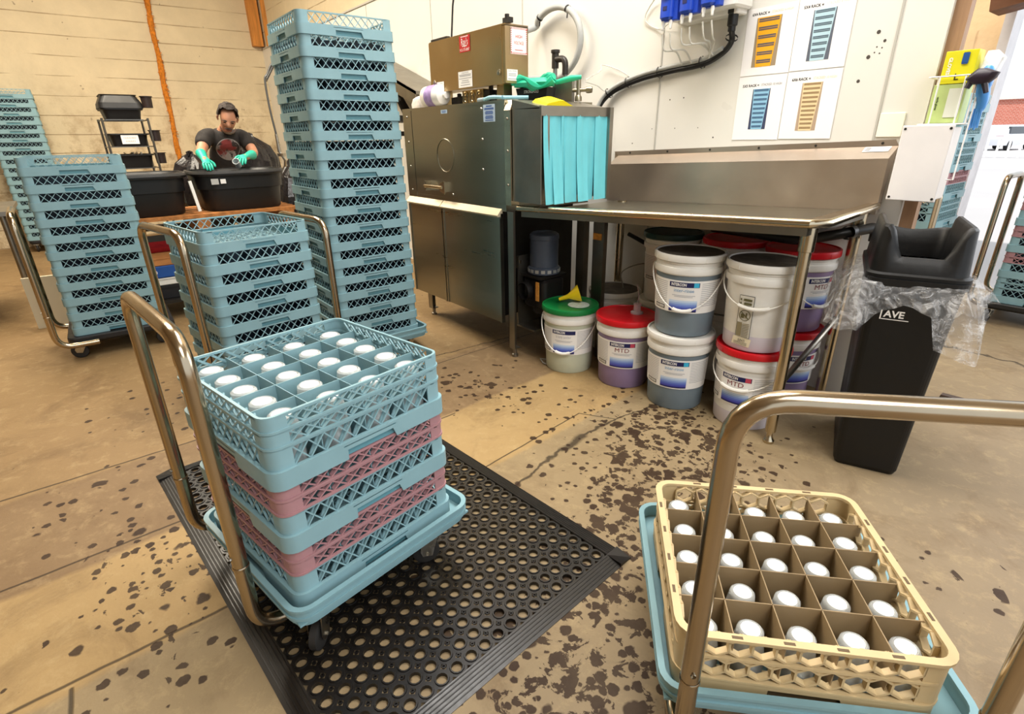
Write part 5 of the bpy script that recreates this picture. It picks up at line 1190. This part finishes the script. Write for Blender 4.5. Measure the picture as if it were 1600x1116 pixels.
# ------------------------------------------------------------------ black tubs on the pallet
DTUB = mat('black_tub_rubber', '1B1B1C', .45, var=.2, vscale=5)
def tub(x, y, z, w, d, h, label, rz=0.):
    t = empty('stock_tank', (x, y, z), rz, label=label, category='tub', group='black tubs on the pallet'); b = MB()
    s = [(0, 0, d * .80, w * .80, .12, 0), (0, 0, d * .84, w * .84, .14, .012), (0, 0, d * .90, w * .90, .16, h * .55), (0, 0, d * .93, w * .93, .16, h * .56), (0, 0, d * .95, w * .95, .17, h - .035)]
    b.loft(s, 8, cap1=False, smooth=True); b.loft([s[-1], (0, 0, d, w, .18, h - .033), (0, 0, d + .01, w + .01, .18, h - .018), (0, 0, d, w, .18, h), (0, 0, d * .96, w * .96, .17, h - .004), (0, 0, d * .90, w * .90, .16, h - .03), (0, 0, d * .82, w * .82, .14, .02)], 8, cap0=False, smooth=True)
    b.build('basin', DTUB, t); b = MB(); b.loft([(0, 0, d * .95, w * .95, .17, h - .006), (0, 0, d * 1.005 + .006, w * 1.005 + .006, .18, h - .016), (0, 0, d + .002, w + .002, .18, h + .001), (0, 0, d * .965, w * .965, .17, h + .001)], 8, cap0=False, cap1=False, smooth=True)
    b.build('rolled_rim', mat('grey_worn_rim', '3E3D3C', .5, var=.3), t); return t
PZ = .742
t2 = tub(-4.92, 1.085, PZ, .665, .60, .290, 'black rubber tub the man is reaching into')
t1 = tub(-4.92, .385, PZ, .665, .60, .290, 'black rubber tub with a worn grey rim, left of the man')
b = MB(); b.bb((.291, -.235, .200), (.296, -.185, .240)); b.build('tag_plate', mat('tag_grey', 'B8B8B4', .5), t2)
b = MB(); b.bb((.291, -.172, .204), (.296, -.135, .236)); b.build('tag_plate', PAPER, t2)
for i, (x, y, c) in enumerate(((-4.82, 1.1, '3A4A80'), (-4.97, .93, '8A8C90'), (-4.98, 1.22, '5E6470'))):
    b = MB(); b.lathe([(0, 0), (.03, 0), (.034, .09), (.03, .09), (.026, .005), (0, .005)], n=18); o = b.build('cup', mat('cup_%d' % i, c, .3), label=['small navy cup in the tub', 'pale grey cup in the tub near the rim', 'dull blue cup deep in the tub'][i], category='cup'); o.location = (x, y, PZ + .0205)
pal = empty('wooden_pallet', (-4.93, .735, .62), label='weathered orange wooden pallet under the two black tubs', category='pallet')
PW = mat('pallet_wood', 'B0733C', .7, var=.35, vscale=4, stretch=(1, 6, 6), bump=.3, bscale=20)
for i in range(5): MB().bb((-.33 + .14 * i, -.71, .098), (-.33 + .14 * i + .10, .71, .1215)).build('deck_board', PW, pal)
for y in (-.67, -.04, .58): MB().bb((-.33, y, .0), (.33, y + .09, .098)).build('stringer', PW, pal)
fr = empty('work_stand', (-4.93, .735, 0), label='dark steel stand carrying the pallet and tubs', category='stand')
for x in (-.32, .28):
    for y in (-.67, .63): MB().bb((x, y, 0), (x + .04, y + .04, .605)).build('leg', DK, fr)
b = MB()
for x in (-.32, .28): b.bb((x, -.67, .58), (x + .04, .67, .6195))
for y in (-.67, .63): b.bb((-.32, y, .58), (.32, y + .04, .6195))
b.bb((-.32, -.67, .12), (.32, .67, .14)); b.build('frame', DK, fr)
def pile(name, lo, hi, m, label, cat, extra=None):
    b = MB(); c = [(a + e) / 2 for a, e in zip(lo, hi)]; d = [e - a for a, e in zip(lo, hi)]; b.rbox((0, 0, d[2] / 2), d, .012)
    if extra: extra(b, d)
    o = b.build(name, m, label=label, category=cat); o.location = (c[0], c[1], lo[2]); return o
pile('dark_crate', (-5.02, .21, .1405), (-4.68, .62, .245), mat('dark_crate', '1A1A1E', .6), 'dark crate at the bottom of the pile under the tubs', 'crate', lambda b, d: [b.bb((-d[0] / 2 - .004, -d[1] / 2 - .004, d[2] - .02), (d[0] / 2 + .004, d[1] / 2 + .004, d[2]))])
pile('white_tray', (-5.0, .23, .2455), (-4.68, .62, .300), WHITE, 'white tray in the pile under the tubs', 'tray', lambda b, d: [b.bb((-d[0] / 2 - .006, -d[1] / 2 - .006, d[2] - .008), (d[0] / 2 + .006, d[1] / 2 + .006, d[2]))])
bb_ = pile('blue_carton', (-4.98, .26, .3005), (-4.69, .59, .388), mat('blue_carton', '20509A', .5), 'blue carton between the white tray and the wooden box', 'box', None)
b = MB(); b.lathe([(.018, .0), (.012, .0), ], (0, 0, 0), 16, axis='X'); b.v = [(.1465, y - .07, z + .045) for x, y, z in b.v]; b.build('round_logo', PAPER, bb_)
pile('wooden_box', (-4.99, .24, .3885), (-4.69, .61, .485), mat('box_wood', 'B77A44', .6, var=.2), 'brown wooden box above the blue carton', 'box', lambda b, d: [b.bb((-d[0] / 2 - .004, -d[1] / 2, .05), (d[0] / 2 + .004, d[1] / 2, .06))])
b = MB(); b.loft([(0, 0, .24, .26, .05, 0), (0, 0, .27, .29, .06, .035), (0, .01, .22, .24, .06, .065), (0, 0, .12, .14, .04, .085)], 5, smooth=True); o = b.build('red_bundle', mat('red_cloth', 'B01E24', .7, var=.3, bump=1., bscale=25), label='crumpled red bundle on the wooden box under the tubs', category='bundle'); o.location = (-4.84, .43, .486)
b = MB(); b.bar((-4.64, .735, .76), (-4.66, .715, .975), .02, .03); o = b.build('white_stick', WHITE, label='short white stick standing between the two tubs', category='stick')

# ------------------------------------------------------------------ shelf of bus tubs
sf = empty('shelf_rack', (-7.3, .64, 0), label='narrow wire shelf rack of black bus tubs by the cream wall', category='rack')
GP = mat('grey_post', '6E6E6C', .35, .8)
for x in (-.265, .265):
    for y in (-.195, .195): MB().tube([(x, y, 0), (x, y, 1.47)], .011, 8).build('post', GP, sf)
for z in (.35, .99, 1.20, 1.455):
    b = MB(); b.bb((-.265, -.20, z - .006), (.265, -.19, z + .004)); b.bb((-.265, .19, z - .006), (.265, .20, z + .004))
    for i in range(9): b.bb((-.25 + .0625 * i - .003, -.16, z - .004), (-.25 + .0625 * i + .003, .16, z + .004))
    b.build('wire_shelf', GP, sf)
def bus(x, y, z, label, w=.345, d=.46, h=.12, rz=0, tagc=None):
    o = empty('bus_tub', (x, y, z), rz, label=label, category='tub', group='bus tubs on the wire shelf'); b = MB()
    b.loft([(0, 0, d * .85, w * .85, .04, 0), (0, 0, d * .95, w * .95, .05, h - .015), (0, 0, d + .02, w + .02, .05, h - .012), (0, 0, d + .02, w + .02, .05, h), (0, 0, d * .93, w * .93, .05, h), (0, 0, d * .83, w * .83, .04, .01)], 5, smooth=False)
    b.build('basin', DTUB, o)
    if tagc:
        q = MB(); q.bb((d / 2 * .96 + .012, -.075, .02), (d / 2 * .96 + .016, .075, .105)); q.build('paper_tag', PAPER, o)
        q = MB(); text_on(q, tagc[0], .022, lambda u, v: (d / 2 * .96 + .0175, u, .078 + v), 0, width=.11); text_on(q, tagc[1], .020, lambda u, v: (d / 2 * .96 + .0175, u, .046 + v), 0, width=.08); q.build('tag_lettering', GREY, o)
    return o
bus(-7.3, .64, 1.462, 'black bus tub on the top shelf of the wire rack', h=.10)
b = MB(); b.loft([(0, 0, .50, .38, .05, 0), (0, 0, .48, .37, .05, .05), (0, 0, .42, .30, .05, .115), (0, 0, .43, .32, .05, .125)], 5); o = b.build('upturned_tub', DTUB, label='upturned black bus tub crowning the wire rack', category='tub'); o.location = (-7.3, .64, 1.563)
bus(-7.3, .64, 1.2065, 'black bus tub with a white tag on the middle shelf', tagc=('CLEANED', 'DRAIN'))
bus(-7.3, .64, .9965, 'black bus tub with cutlery on the lower shelf', h=.13)
b = MB(); random.seed(3)
for i in range(9): b.bar((random.uniform(-.15, .15), random.uniform(-.1, .1), .0), (random.uniform(-.15, .15), random.uniform(-.1, .1), .10), .008)
o = b.build('cutlery', CHROME, label='shiny cutlery standing in the lower bus tub', category='cutlery', kind='stuff'); o.location = (-7.3, .64, 1.045)
o = bus(-7.0, .62, .80, 'white tray edge on a black box under the wire rack', w=.30, d=.2, h=.06); bpy.data.objects.remove(o.children[0]); bpy.data.objects.remove(o)
for i, (y, z) in enumerate(((.80, 1.57), (.83, 1.25), (.84, 1.03))):
    b = MB(); b.lathe([(0, 0), (.045, 0), (.05, .10), (.058, .10), (.058, .108), (0, .108)], n=18); o = b.build('side_caddy', mat('brown_black', '2A1E1C', .5), sf); o.location = (.20, .232, z)

# ------------------------------------------------------------------ rubbish bags, rinse tap, bench, board
def bag(x, y, z, w, d, h, seed, label):
    random.seed(seed); b = MB(); n = 26; rows = []; prof = [(0.02, 0), (.40, .0), (.5, .12), (.52, .35), (.47, .6), (.34, .8), (.15, .92), (.05, .97), (.07, 1.0), (.0, 1.02)]
    ph = [random.uniform(0, 6) for _ in range(5)]
    for r, zz in prof:
        row = []
        for k in range(n):
            a = 2 * PI * k / n; f = 1 + .07 * math.sin(a * 3 + ph[0] + zz * 3) + .05 * math.sin(a * 7 + ph[1] + zz * 7) + random.uniform(-.03, .03)
            row.append((r * w * f * math.cos(a), r * d * f * math.sin(a), max(0, zz * h + (.02 * math.sin(a * 4 + ph[2]) if zz > 0 else 0))))
        rows.append(row)
    vs = [p for r_ in rows for p in r_]; fs = []
    for i in range(len(rows) - 1):
        for j in range(n): k = (j + 1) % n; fs.append((i * n + j, i * n + k, (i + 1) * n + k, (i + 1) * n + j))
    b.add(vs, fs); b.add(rows[-1], [tuple(range(n))]); b.add(rows[0], [tuple(reversed(range(n)))])
    o = b.build('rubbish_bag', mat('glossy_black_bag', '1D1A1C', .28, var=.2, bump=.9, bscale=12), label=label, category='bag', group='black rubbish bags'); o.location = (x, y, z)
bag(-6.5, 1.66, 0, .62, .60, .66, 2, 'black rubbish bag on the floor behind the man, lower right')
bag(-6.5, 1.65, .69, .46, .50, .60, 4, 'knotted black rubbish bag on top, right behind the man')
bag(-6.4, 1.04, 0, .55, .50, .60, 6, 'black rubbish bag on the floor behind the tubs, lower left')
bag(-6.4, 1.04, .63, .50, .44, .50, 8, 'black rubbish bag heaped left of the man')
bag(-7.0, 2.2, 0, .55, .5, 1.05, 9, 'tall black rubbish bag by the rinse tap')
rt = empty('rinse_tap', (-6.3, 2.35, 0), label='tall spring-hose rinse tap near the wall corner', category='tap')
MB().tube([(.0, 0, 0), (.0, 0, 1.15)], .02, 10).build('stand_pipe', GP, rt)
b = MB(); hp = catmull([(0, -.47, 1.86), (.0, -.50, 1.80), (0, -.50, 1.55), (0, -.48, 1.30)], 8); b.tube(hp, .011, 8); b.tube(catmull([(0, 0, 1.15), (0, -.02, 1.7), (0, -.15, 1.95), (0, -.38, 1.97), (0, -.47, 1.86)], 8), .010, 8)
b.build('riser_hose', GP, rt)
b = MB()
for i in range(16): t = i / 15; c = (0, -.38 - .11 * t, 1.975 - .16 * t); b.tube([(c[0] + .02 * math.cos(a), c[1] + .006, c[2] + .02 * math.sin(a)) for a in [2 * PI * k / 10 for k in range(10)]], .0035, 5, closed=True)
b.build('spring', GP, rt)
b = MB(); b.tube([(0, -.48, 1.30), (0, -.475, 1.12)], [.016, .022], 10); b.tube([(0, -.475, 1.13), (.03, -.44, 1.04), (0, -.44, .98)], .016, 8); b.lathe([(0, 0), (.04, 0), (.045, .03), (0, .035)], (0, -.46, 1.08), 12); b.build('spray_valve', CHROME, rt)
tbn = empty('steel_bench', (-5.6, -.75, 0), label='corner of a steel bench at the far left edge', category='bench')
MB().bb((-.6, -.6, .775), (.37, .40, .805)).build('bench_top', SS_D, tbn)
for x, y in ((.33, .35), (.33, -.55), (-.55, .35), (-.55, -.55)): MB().tube([(x, y, 0), (x, y, .775)], .021, 10).build('leg', SS_D, tbn)
b = MB(); b.bb((-.012, -.20, 0), (.012, .20, .37)); o = b.build('white_board', mat('ivory_board', 'DAD2B8', .5), label='ivory board standing on the floor behind the left dolly', category='board'); o.location = (-5.0, -.21, .0); o.rotation_euler = (0, -.0, -.1)

# ------------------------------------------------------------------ the man at the tub
def skinned(name, pts, edges, m, parent=None, sub=2, root=0):
    me = bpy.data.meshes.new(name); me.from_pydata([p[:3] for p in pts], edges, []); me.materials.append(m)
    o = bpy.data.objects.new(name, me); COL.objects.link(o)
    md = o.modifiers.new('skin', 'SKIN'); md.use_smooth_shade = True; md.branch_smoothing = .6
    sv = me.skin_vertices[0].data if me.skin_vertices else None
    if sv is None:
        bm = bmesh.new(); bm.from_mesh(me); bm.verts.layers.skin.verify(); bm.to_mesh(me); bm.free(); sv = me.skin_vertices[0].data
    for i, p in enumerate(pts):
        r = p[3]; sv[i].radius = (r, r) if not isinstance(r, tuple) else r; sv[i].use_root = (i == root)
    s = o.modifiers.new('subdivision', 'SUBSURF'); s.levels = sub; s.render_levels = sub
    dg = bpy.context.evaluated_depsgraph_get(); dg.update(); me2 = bpy.data.meshes.new_from_object(o.evaluated_get(dg))
    o.modifiers.clear(); o.data = me2; bpy.data.meshes.remove(me)
    for p in me2.polygons: p.use_smooth = True
    if parent is not None: o.parent = parent
    return o
SKIN = mat('warm_skin', 'B98468', .5, var=.06, vscale=14)
H = Vector((-5.265, 1.195, 1.425)); f = Vector((.80, -.20, -.56)).normalized(); u0 = Vector((.5, .06, .8)); sd = f.cross(u0).normalized(); u = sd.cross(f).normalized()
def hp(a, b, c): return tuple(H + sd * a + f * b + u * c)
B = []; Ed = []
def V(p, r, par=None):
    B.append((*p, r)); i = len(B) - 1
    if par is not None: Ed.append((par, i))
    return i
pel = V((-5.57, 1.17, .90), (.15, .12)); wa = V((-5.53, 1.17, 1.03), (.12, .085), pel); ch = V((-5.45, 1.165, 1.17), (.13, .085), wa); ub = V((-5.40, 1.165, 1.255), (.10, .08), ch)
nk = V((-5.365, 1.17, 1.335), .055, ub); jaw = V(hp(0, .022, -.062), .058, nk); md_ = V(hp(0, .012, -.01), .076, jaw); crn = V(hp(0, -.008, .045), .078, md_); V(hp(0, -.01, .085), .05, crn)
V(hp(0, .102, -.018), .013, md_)
for s, sh, el, wr, hd in ((-1, (-5.36, 1.005, 1.285), (-5.20, .915, 1.155), (-4.99, .885, 1.115), (-4.90, .880, 1.085)), (1, (-5.36, 1.325, 1.265), (-5.24, 1.355, 1.135), (-5.02, 1.245, 1.115), (-4.93, 1.185, 1.105))):
    a = V(sh, .046, ub); m_ = V(tuple((Vector(sh) + Vector(el)) / 2), .050, a); e = V(el, .043, m_); w2 = V(tuple((Vector(el) * .45 + Vector(wr) * .55)), .040, e); w = V(wr, .028, w2); V(hd, .026, w)
for s in (-1, 1):
    hip = V((-5.57, 1.17 + .10 * s, .82), .10, pel); kn = V((-5.53, 1.17 + .12 * s, .47), .065, hip); cf = V((-5.57, 1.17 + .12 * s, .32), .060, kn); an = V((-5.60, 1.17 + .12 * s, .10), .040, cf); V((-5.50, 1.17 + .13 * s, .045), .038, an)
man = skinned('person', B, Ed, SKIN)
man.location = (-.31, .07, 0); tag(man, 'person with grey hair in a black T-shirt and teal gloves leaning over the tub', 'person')
SHIRT = mat('black_tshirt', '2A2624', .85, var=.15, vscale=12)
T_ = [(-5.56, 1.17, .93, (.165, .130)), (-5.53, 1.17, 1.03, (.160, .125)), (-5.45, 1.165, 1.17, (.176, .132)), (-5.40, 1.165, 1.265, (.145, .108)), (-5.375, 1.168, 1.318, (.080, .072)), (-5.368, 1.17, 1.338, (.062, .060)),
      (-5.375, 1.055, 1.285, .098), (-5.36, .995, 1.275, .080), (-5.285, .960, 1.225, .066), (-5.255, .945, 1.20, .063), (-5.375, 1.28, 1.275, .098), (-5.36, 1.335, 1.255, .080), (-5.31, 1.338, 1.20, .066), (-5.285, 1.343, 1.175, .062)]
skinned('tshirt', T_, [(0, 1), (1, 2), (2, 3), (3, 4), (4, 5), (3, 6), (6, 7), (7, 8), (8, 9), (3, 10), (10, 11), (11, 12), (12, 13)], SHIRT, man)
tr = [(-5.57, 1.17, .95, (.165, .135)), (-5.57, 1.17, .88, (.16, .13))]; te = [(0, 1)]
for s in (-1, 1):
    k = len(tr); tr += [(-5.57, 1.17 + .10 * s, .80, .112), (-5.53, 1.17 + .12 * s, .47, .080), (-5.57, 1.17 + .12 * s, .30, .072), (-5.60, 1.17 + .12 * s, .10, .062)]; te += [(1, k), (k, k + 1), (k + 1, k + 2), (k + 2, k + 3)]
skinned('trousers', tr, te, mat('dark_trousers', '24262C', .85), man)
for s in (-1, 1):
    b = MB(); b.loft([(0, 0, .27, .10, .045, 0), (0, 0, .275, .105, .05, .03), (-.03, 0, .20, .09, .04, .07), (-.07, 0, .11, .09, .04, .11)], 6, smooth=True); o = b.build('shoe', BLACK, man); o.location = (-5.52, 1.17 + .13 * s, .001)
# hair, beard, brows, eyes, ears
def cap(name, m, rx, ry, rz, off, keep, jit=.0):
    b = MB(); n, k = 22, 14; vs = []; ok = {}
    for i in range(k + 1):
        th = PI * i / k
        for j in range(n):
            ph = 2 * PI * j / n; d = Vector((math.sin(th) * math.cos(ph), math.sin(th) * math.sin(ph), math.cos(th))); q = 1 + random.uniform(-jit, jit)
            vs.append(hp(off[0] + d.x * rx * q, off[1] + d.y * ry * q, off[2] + d.z * rz * q)); ok[len(vs) - 1] = keep(d)
    fs = []
    for i in range(k):
        for j in range(n):
            l = (j + 1) % n; q = (i * n + j, (i + 1) * n + j, (i + 1) * n + l, i * n + l)
            if all(ok[t] for t in q): fs.append(q)
    b.add(vs, fs, 0, True); return b.build(name, m, man)
random.seed(9)
cap('hair', mat('salt_and_pepper_hair', '3E3632', .8, var=.6, vscale=60, bump=.6, bscale=80), .086, .092, .106, (0, -.012, .030), lambda d: d.z > .10 - .9 * (-d.y) or (d.y < -.05 and d.z > -.5) or (abs(d.x) > .75 and d.z > -.25 and d.y < .35), .05)
cap('beard', mat('grey_beard', '9E8F86', .8, var=.3, vscale=60), .066, .076, .060, (0, .030, -.060), lambda d: d.z < -.08 and d.y > -.3, .03)
for s in (-1, 1):
    b = MB(); b.tube([hp(s * .014, .088, .024), hp(s * .034, .086, .029), hp(s * .052, .074, .022)], [.005, .0055, .003], 6); b.build('eyebrow', mat('dark_brow', '2E2420', .7), man)
    b = MB(); b.lathe([(0, -.006), (.011, -.004), (.012, 0), (0, .004)], (0, 0, 0), 12); b.v = [hp(s * .031 + v[0], .081 + v[2], .008 + v[1] * .45) for v in b.v]; b.build('eye', mat('eye_shadow', '241A18', .3), man)
    b = MB(); b.tube([hp(s * .074, -.005, .012), hp(s * .081, -.012, -.005), hp(s * .074, -.005, -.03)], [.008, .010, .007], 8); b.build('ear', SKIN, man)
b = MB(); b.tube([hp(-.026, .086, -.046), hp(0, .098, -.040), hp(.026, .086, -.046)], [.005, .008, .005], 8); b.build('moustache', mat('dark_moustache', '3A2C28', .8), man)
b = MB(); b.tube([hp(-.018, .088, -.057), hp(0, .095, -.058), hp(.018, .088, -.057)], [.003, .0045, .003], 8); b.build('lips', mat('lip_brown', '8A4E46', .5), man)
# round print on the shirt
def print_mat():
    m = bpy.data.materials.new('shirt_print'); m.use_nodes = True; t = NT(m); p = t.n['Principled BSDF']; tc = t.new('ShaderNodeTexCoord'); n1 = t.noise(tc.outputs['Object'], 18, 4)
    c = t.mix(t.math('MULTIPLY', t.ramp(n1, .47, .52), 1, clamp=True), hexc('2C2625'), hexc('8C837E')); c = t.mix(t.math('MULTIPLY', t.ramp(t.noise(tc.outputs['Object'], 9, 3), .52, .58), 1., clamp=True), c, hexc('7A2E2C')); t.link(c, p.inputs['Base Color']); p.inputs['Roughness'].default_value = .8
    return m
b = MB(); c0 = Vector((-5.325, 1.165, 1.165)); nrm = Vector((.88, -.12, -.36)).normalized(); e1 = Vector((0, 1, 0)) - nrm * nrm.y; e1.normalize(); e2 = nrm.cross(e1) * -1
dg = bpy.context.evaluated_depsgraph_get(); dg.update(); sh_o = [c for c in man.children if c.name.startswith('tshirt')][0]
def onshirt(a, c):
    o_ = c0 + e1 * a + e2 * c + nrm * .4; hit, loc, no, idx = sh_o.ray_cast(o_, -nrm)
    return tuple((loc if hit else c0 + e1 * a + e2 * c) + nrm * .004)
rings = [0, .03, .06, .085, .095, .102]; n = 28; vs = [onshirt(0, 0)]
for r in rings[1:]: vs += [onshirt(r * math.cos(2 * PI * k / n), r * math.sin(2 * PI * k / n)) for k in range(n)]
fs = [(0, 1 + k, 1 + (k + 1) % n) for k in range(n)]; b.add(vs, fs, 0)
for i in range(len(rings) - 2): b.add(vs, [(1 + i * n + k, 1 + (i + 1) * n + k, 1 + (i + 1) * n + (k + 1) % n, 1 + i * n + (k + 1) % n) for k in range(n)], 1 if i == 3 else 0)
b.build('round_print', [print_mat(), mat('print_ring_grey', '8A8480', .8)], man)
# teal gloves with five fingers each
TEAL = mat('teal_rubber_glove', '27B39A', .38, var=.08, vscale=20)
def glove(wr, palm, dirf, side, curl, name, lab):
    """dirf: pointing direction of the fingers; side: from little finger to thumb"""
    wr = Vector(wr); palm = Vector(palm); F = Vector(dirf).normalized(); Sd = Vector(side); Sd = (Sd - F * Sd.dot(F)).normalized(); N = F.cross(Sd)
    if N.z > 0: N = -N
    P = []; E = []
    def v(p, r, par=None):
        P.append((*p, r)); i = len(P) - 1
        if par is not None: E.append((par, i))
        return i
    back = (wr - palm).normalized()
    a = v(palm, (.036, .019)); b_ = v(wr, (.032, .030), a); c = v(wr + back * .07, (.043, .043), b_); v(wr + back * .12, (.050, .050), c)
    k = v(palm + F * .035, (.038, .016), a)
    for i, (off, L) in enumerate(((-.030, .052), (-.010, .066), (.011, .070), (.031, .062))):
        q = palm + F * .045 + Sd * off; d = F.copy(); j = v(q, .0095, k)
        for s in range(3):
            d = (d + N * curl * (.5 + .35 * s)).normalized(); q = q + d * L * (.42, .32, .26)[s]; j = v(q, .0092 - .0008 * s, j)
    t0 = v(palm + Sd * .034 - F * .012, .012, a); t1 = v(palm + Sd * .060 + F * .016 + N * .012, .0105, t0); v(palm + Sd * .062 + F * .045 + N * .03, .009, t1)
    return skinned(name, P, E, TEAL, man, sub=2)
glove((-4.985, .884, 1.118), (-4.905, .880, 1.090), (.85, -.02, -.42), (-.1, .95, 0), .45, 'glove', '')
glove((-5.01, 1.240, 1.118), (-4.935, 1.185, 1.112), (.78, -.45, -.28), (-.3, -.8, .15), .60, 'glove', '')
b = MB(); b.lathe([(0, 0), (.024, 0), (.028, .07), (.025, .07), (.021, .004), (0, .004)], n=18); o = b.build('plastic_cup', mat('pale_grey_cup', 'A9B2B4', .3), label='pale grey cup held in the gloved hand over the tub', category='cup'); o.location = (-5.17, 1.185, 1.045); o.rotation_euler = (.4, .9, 0)
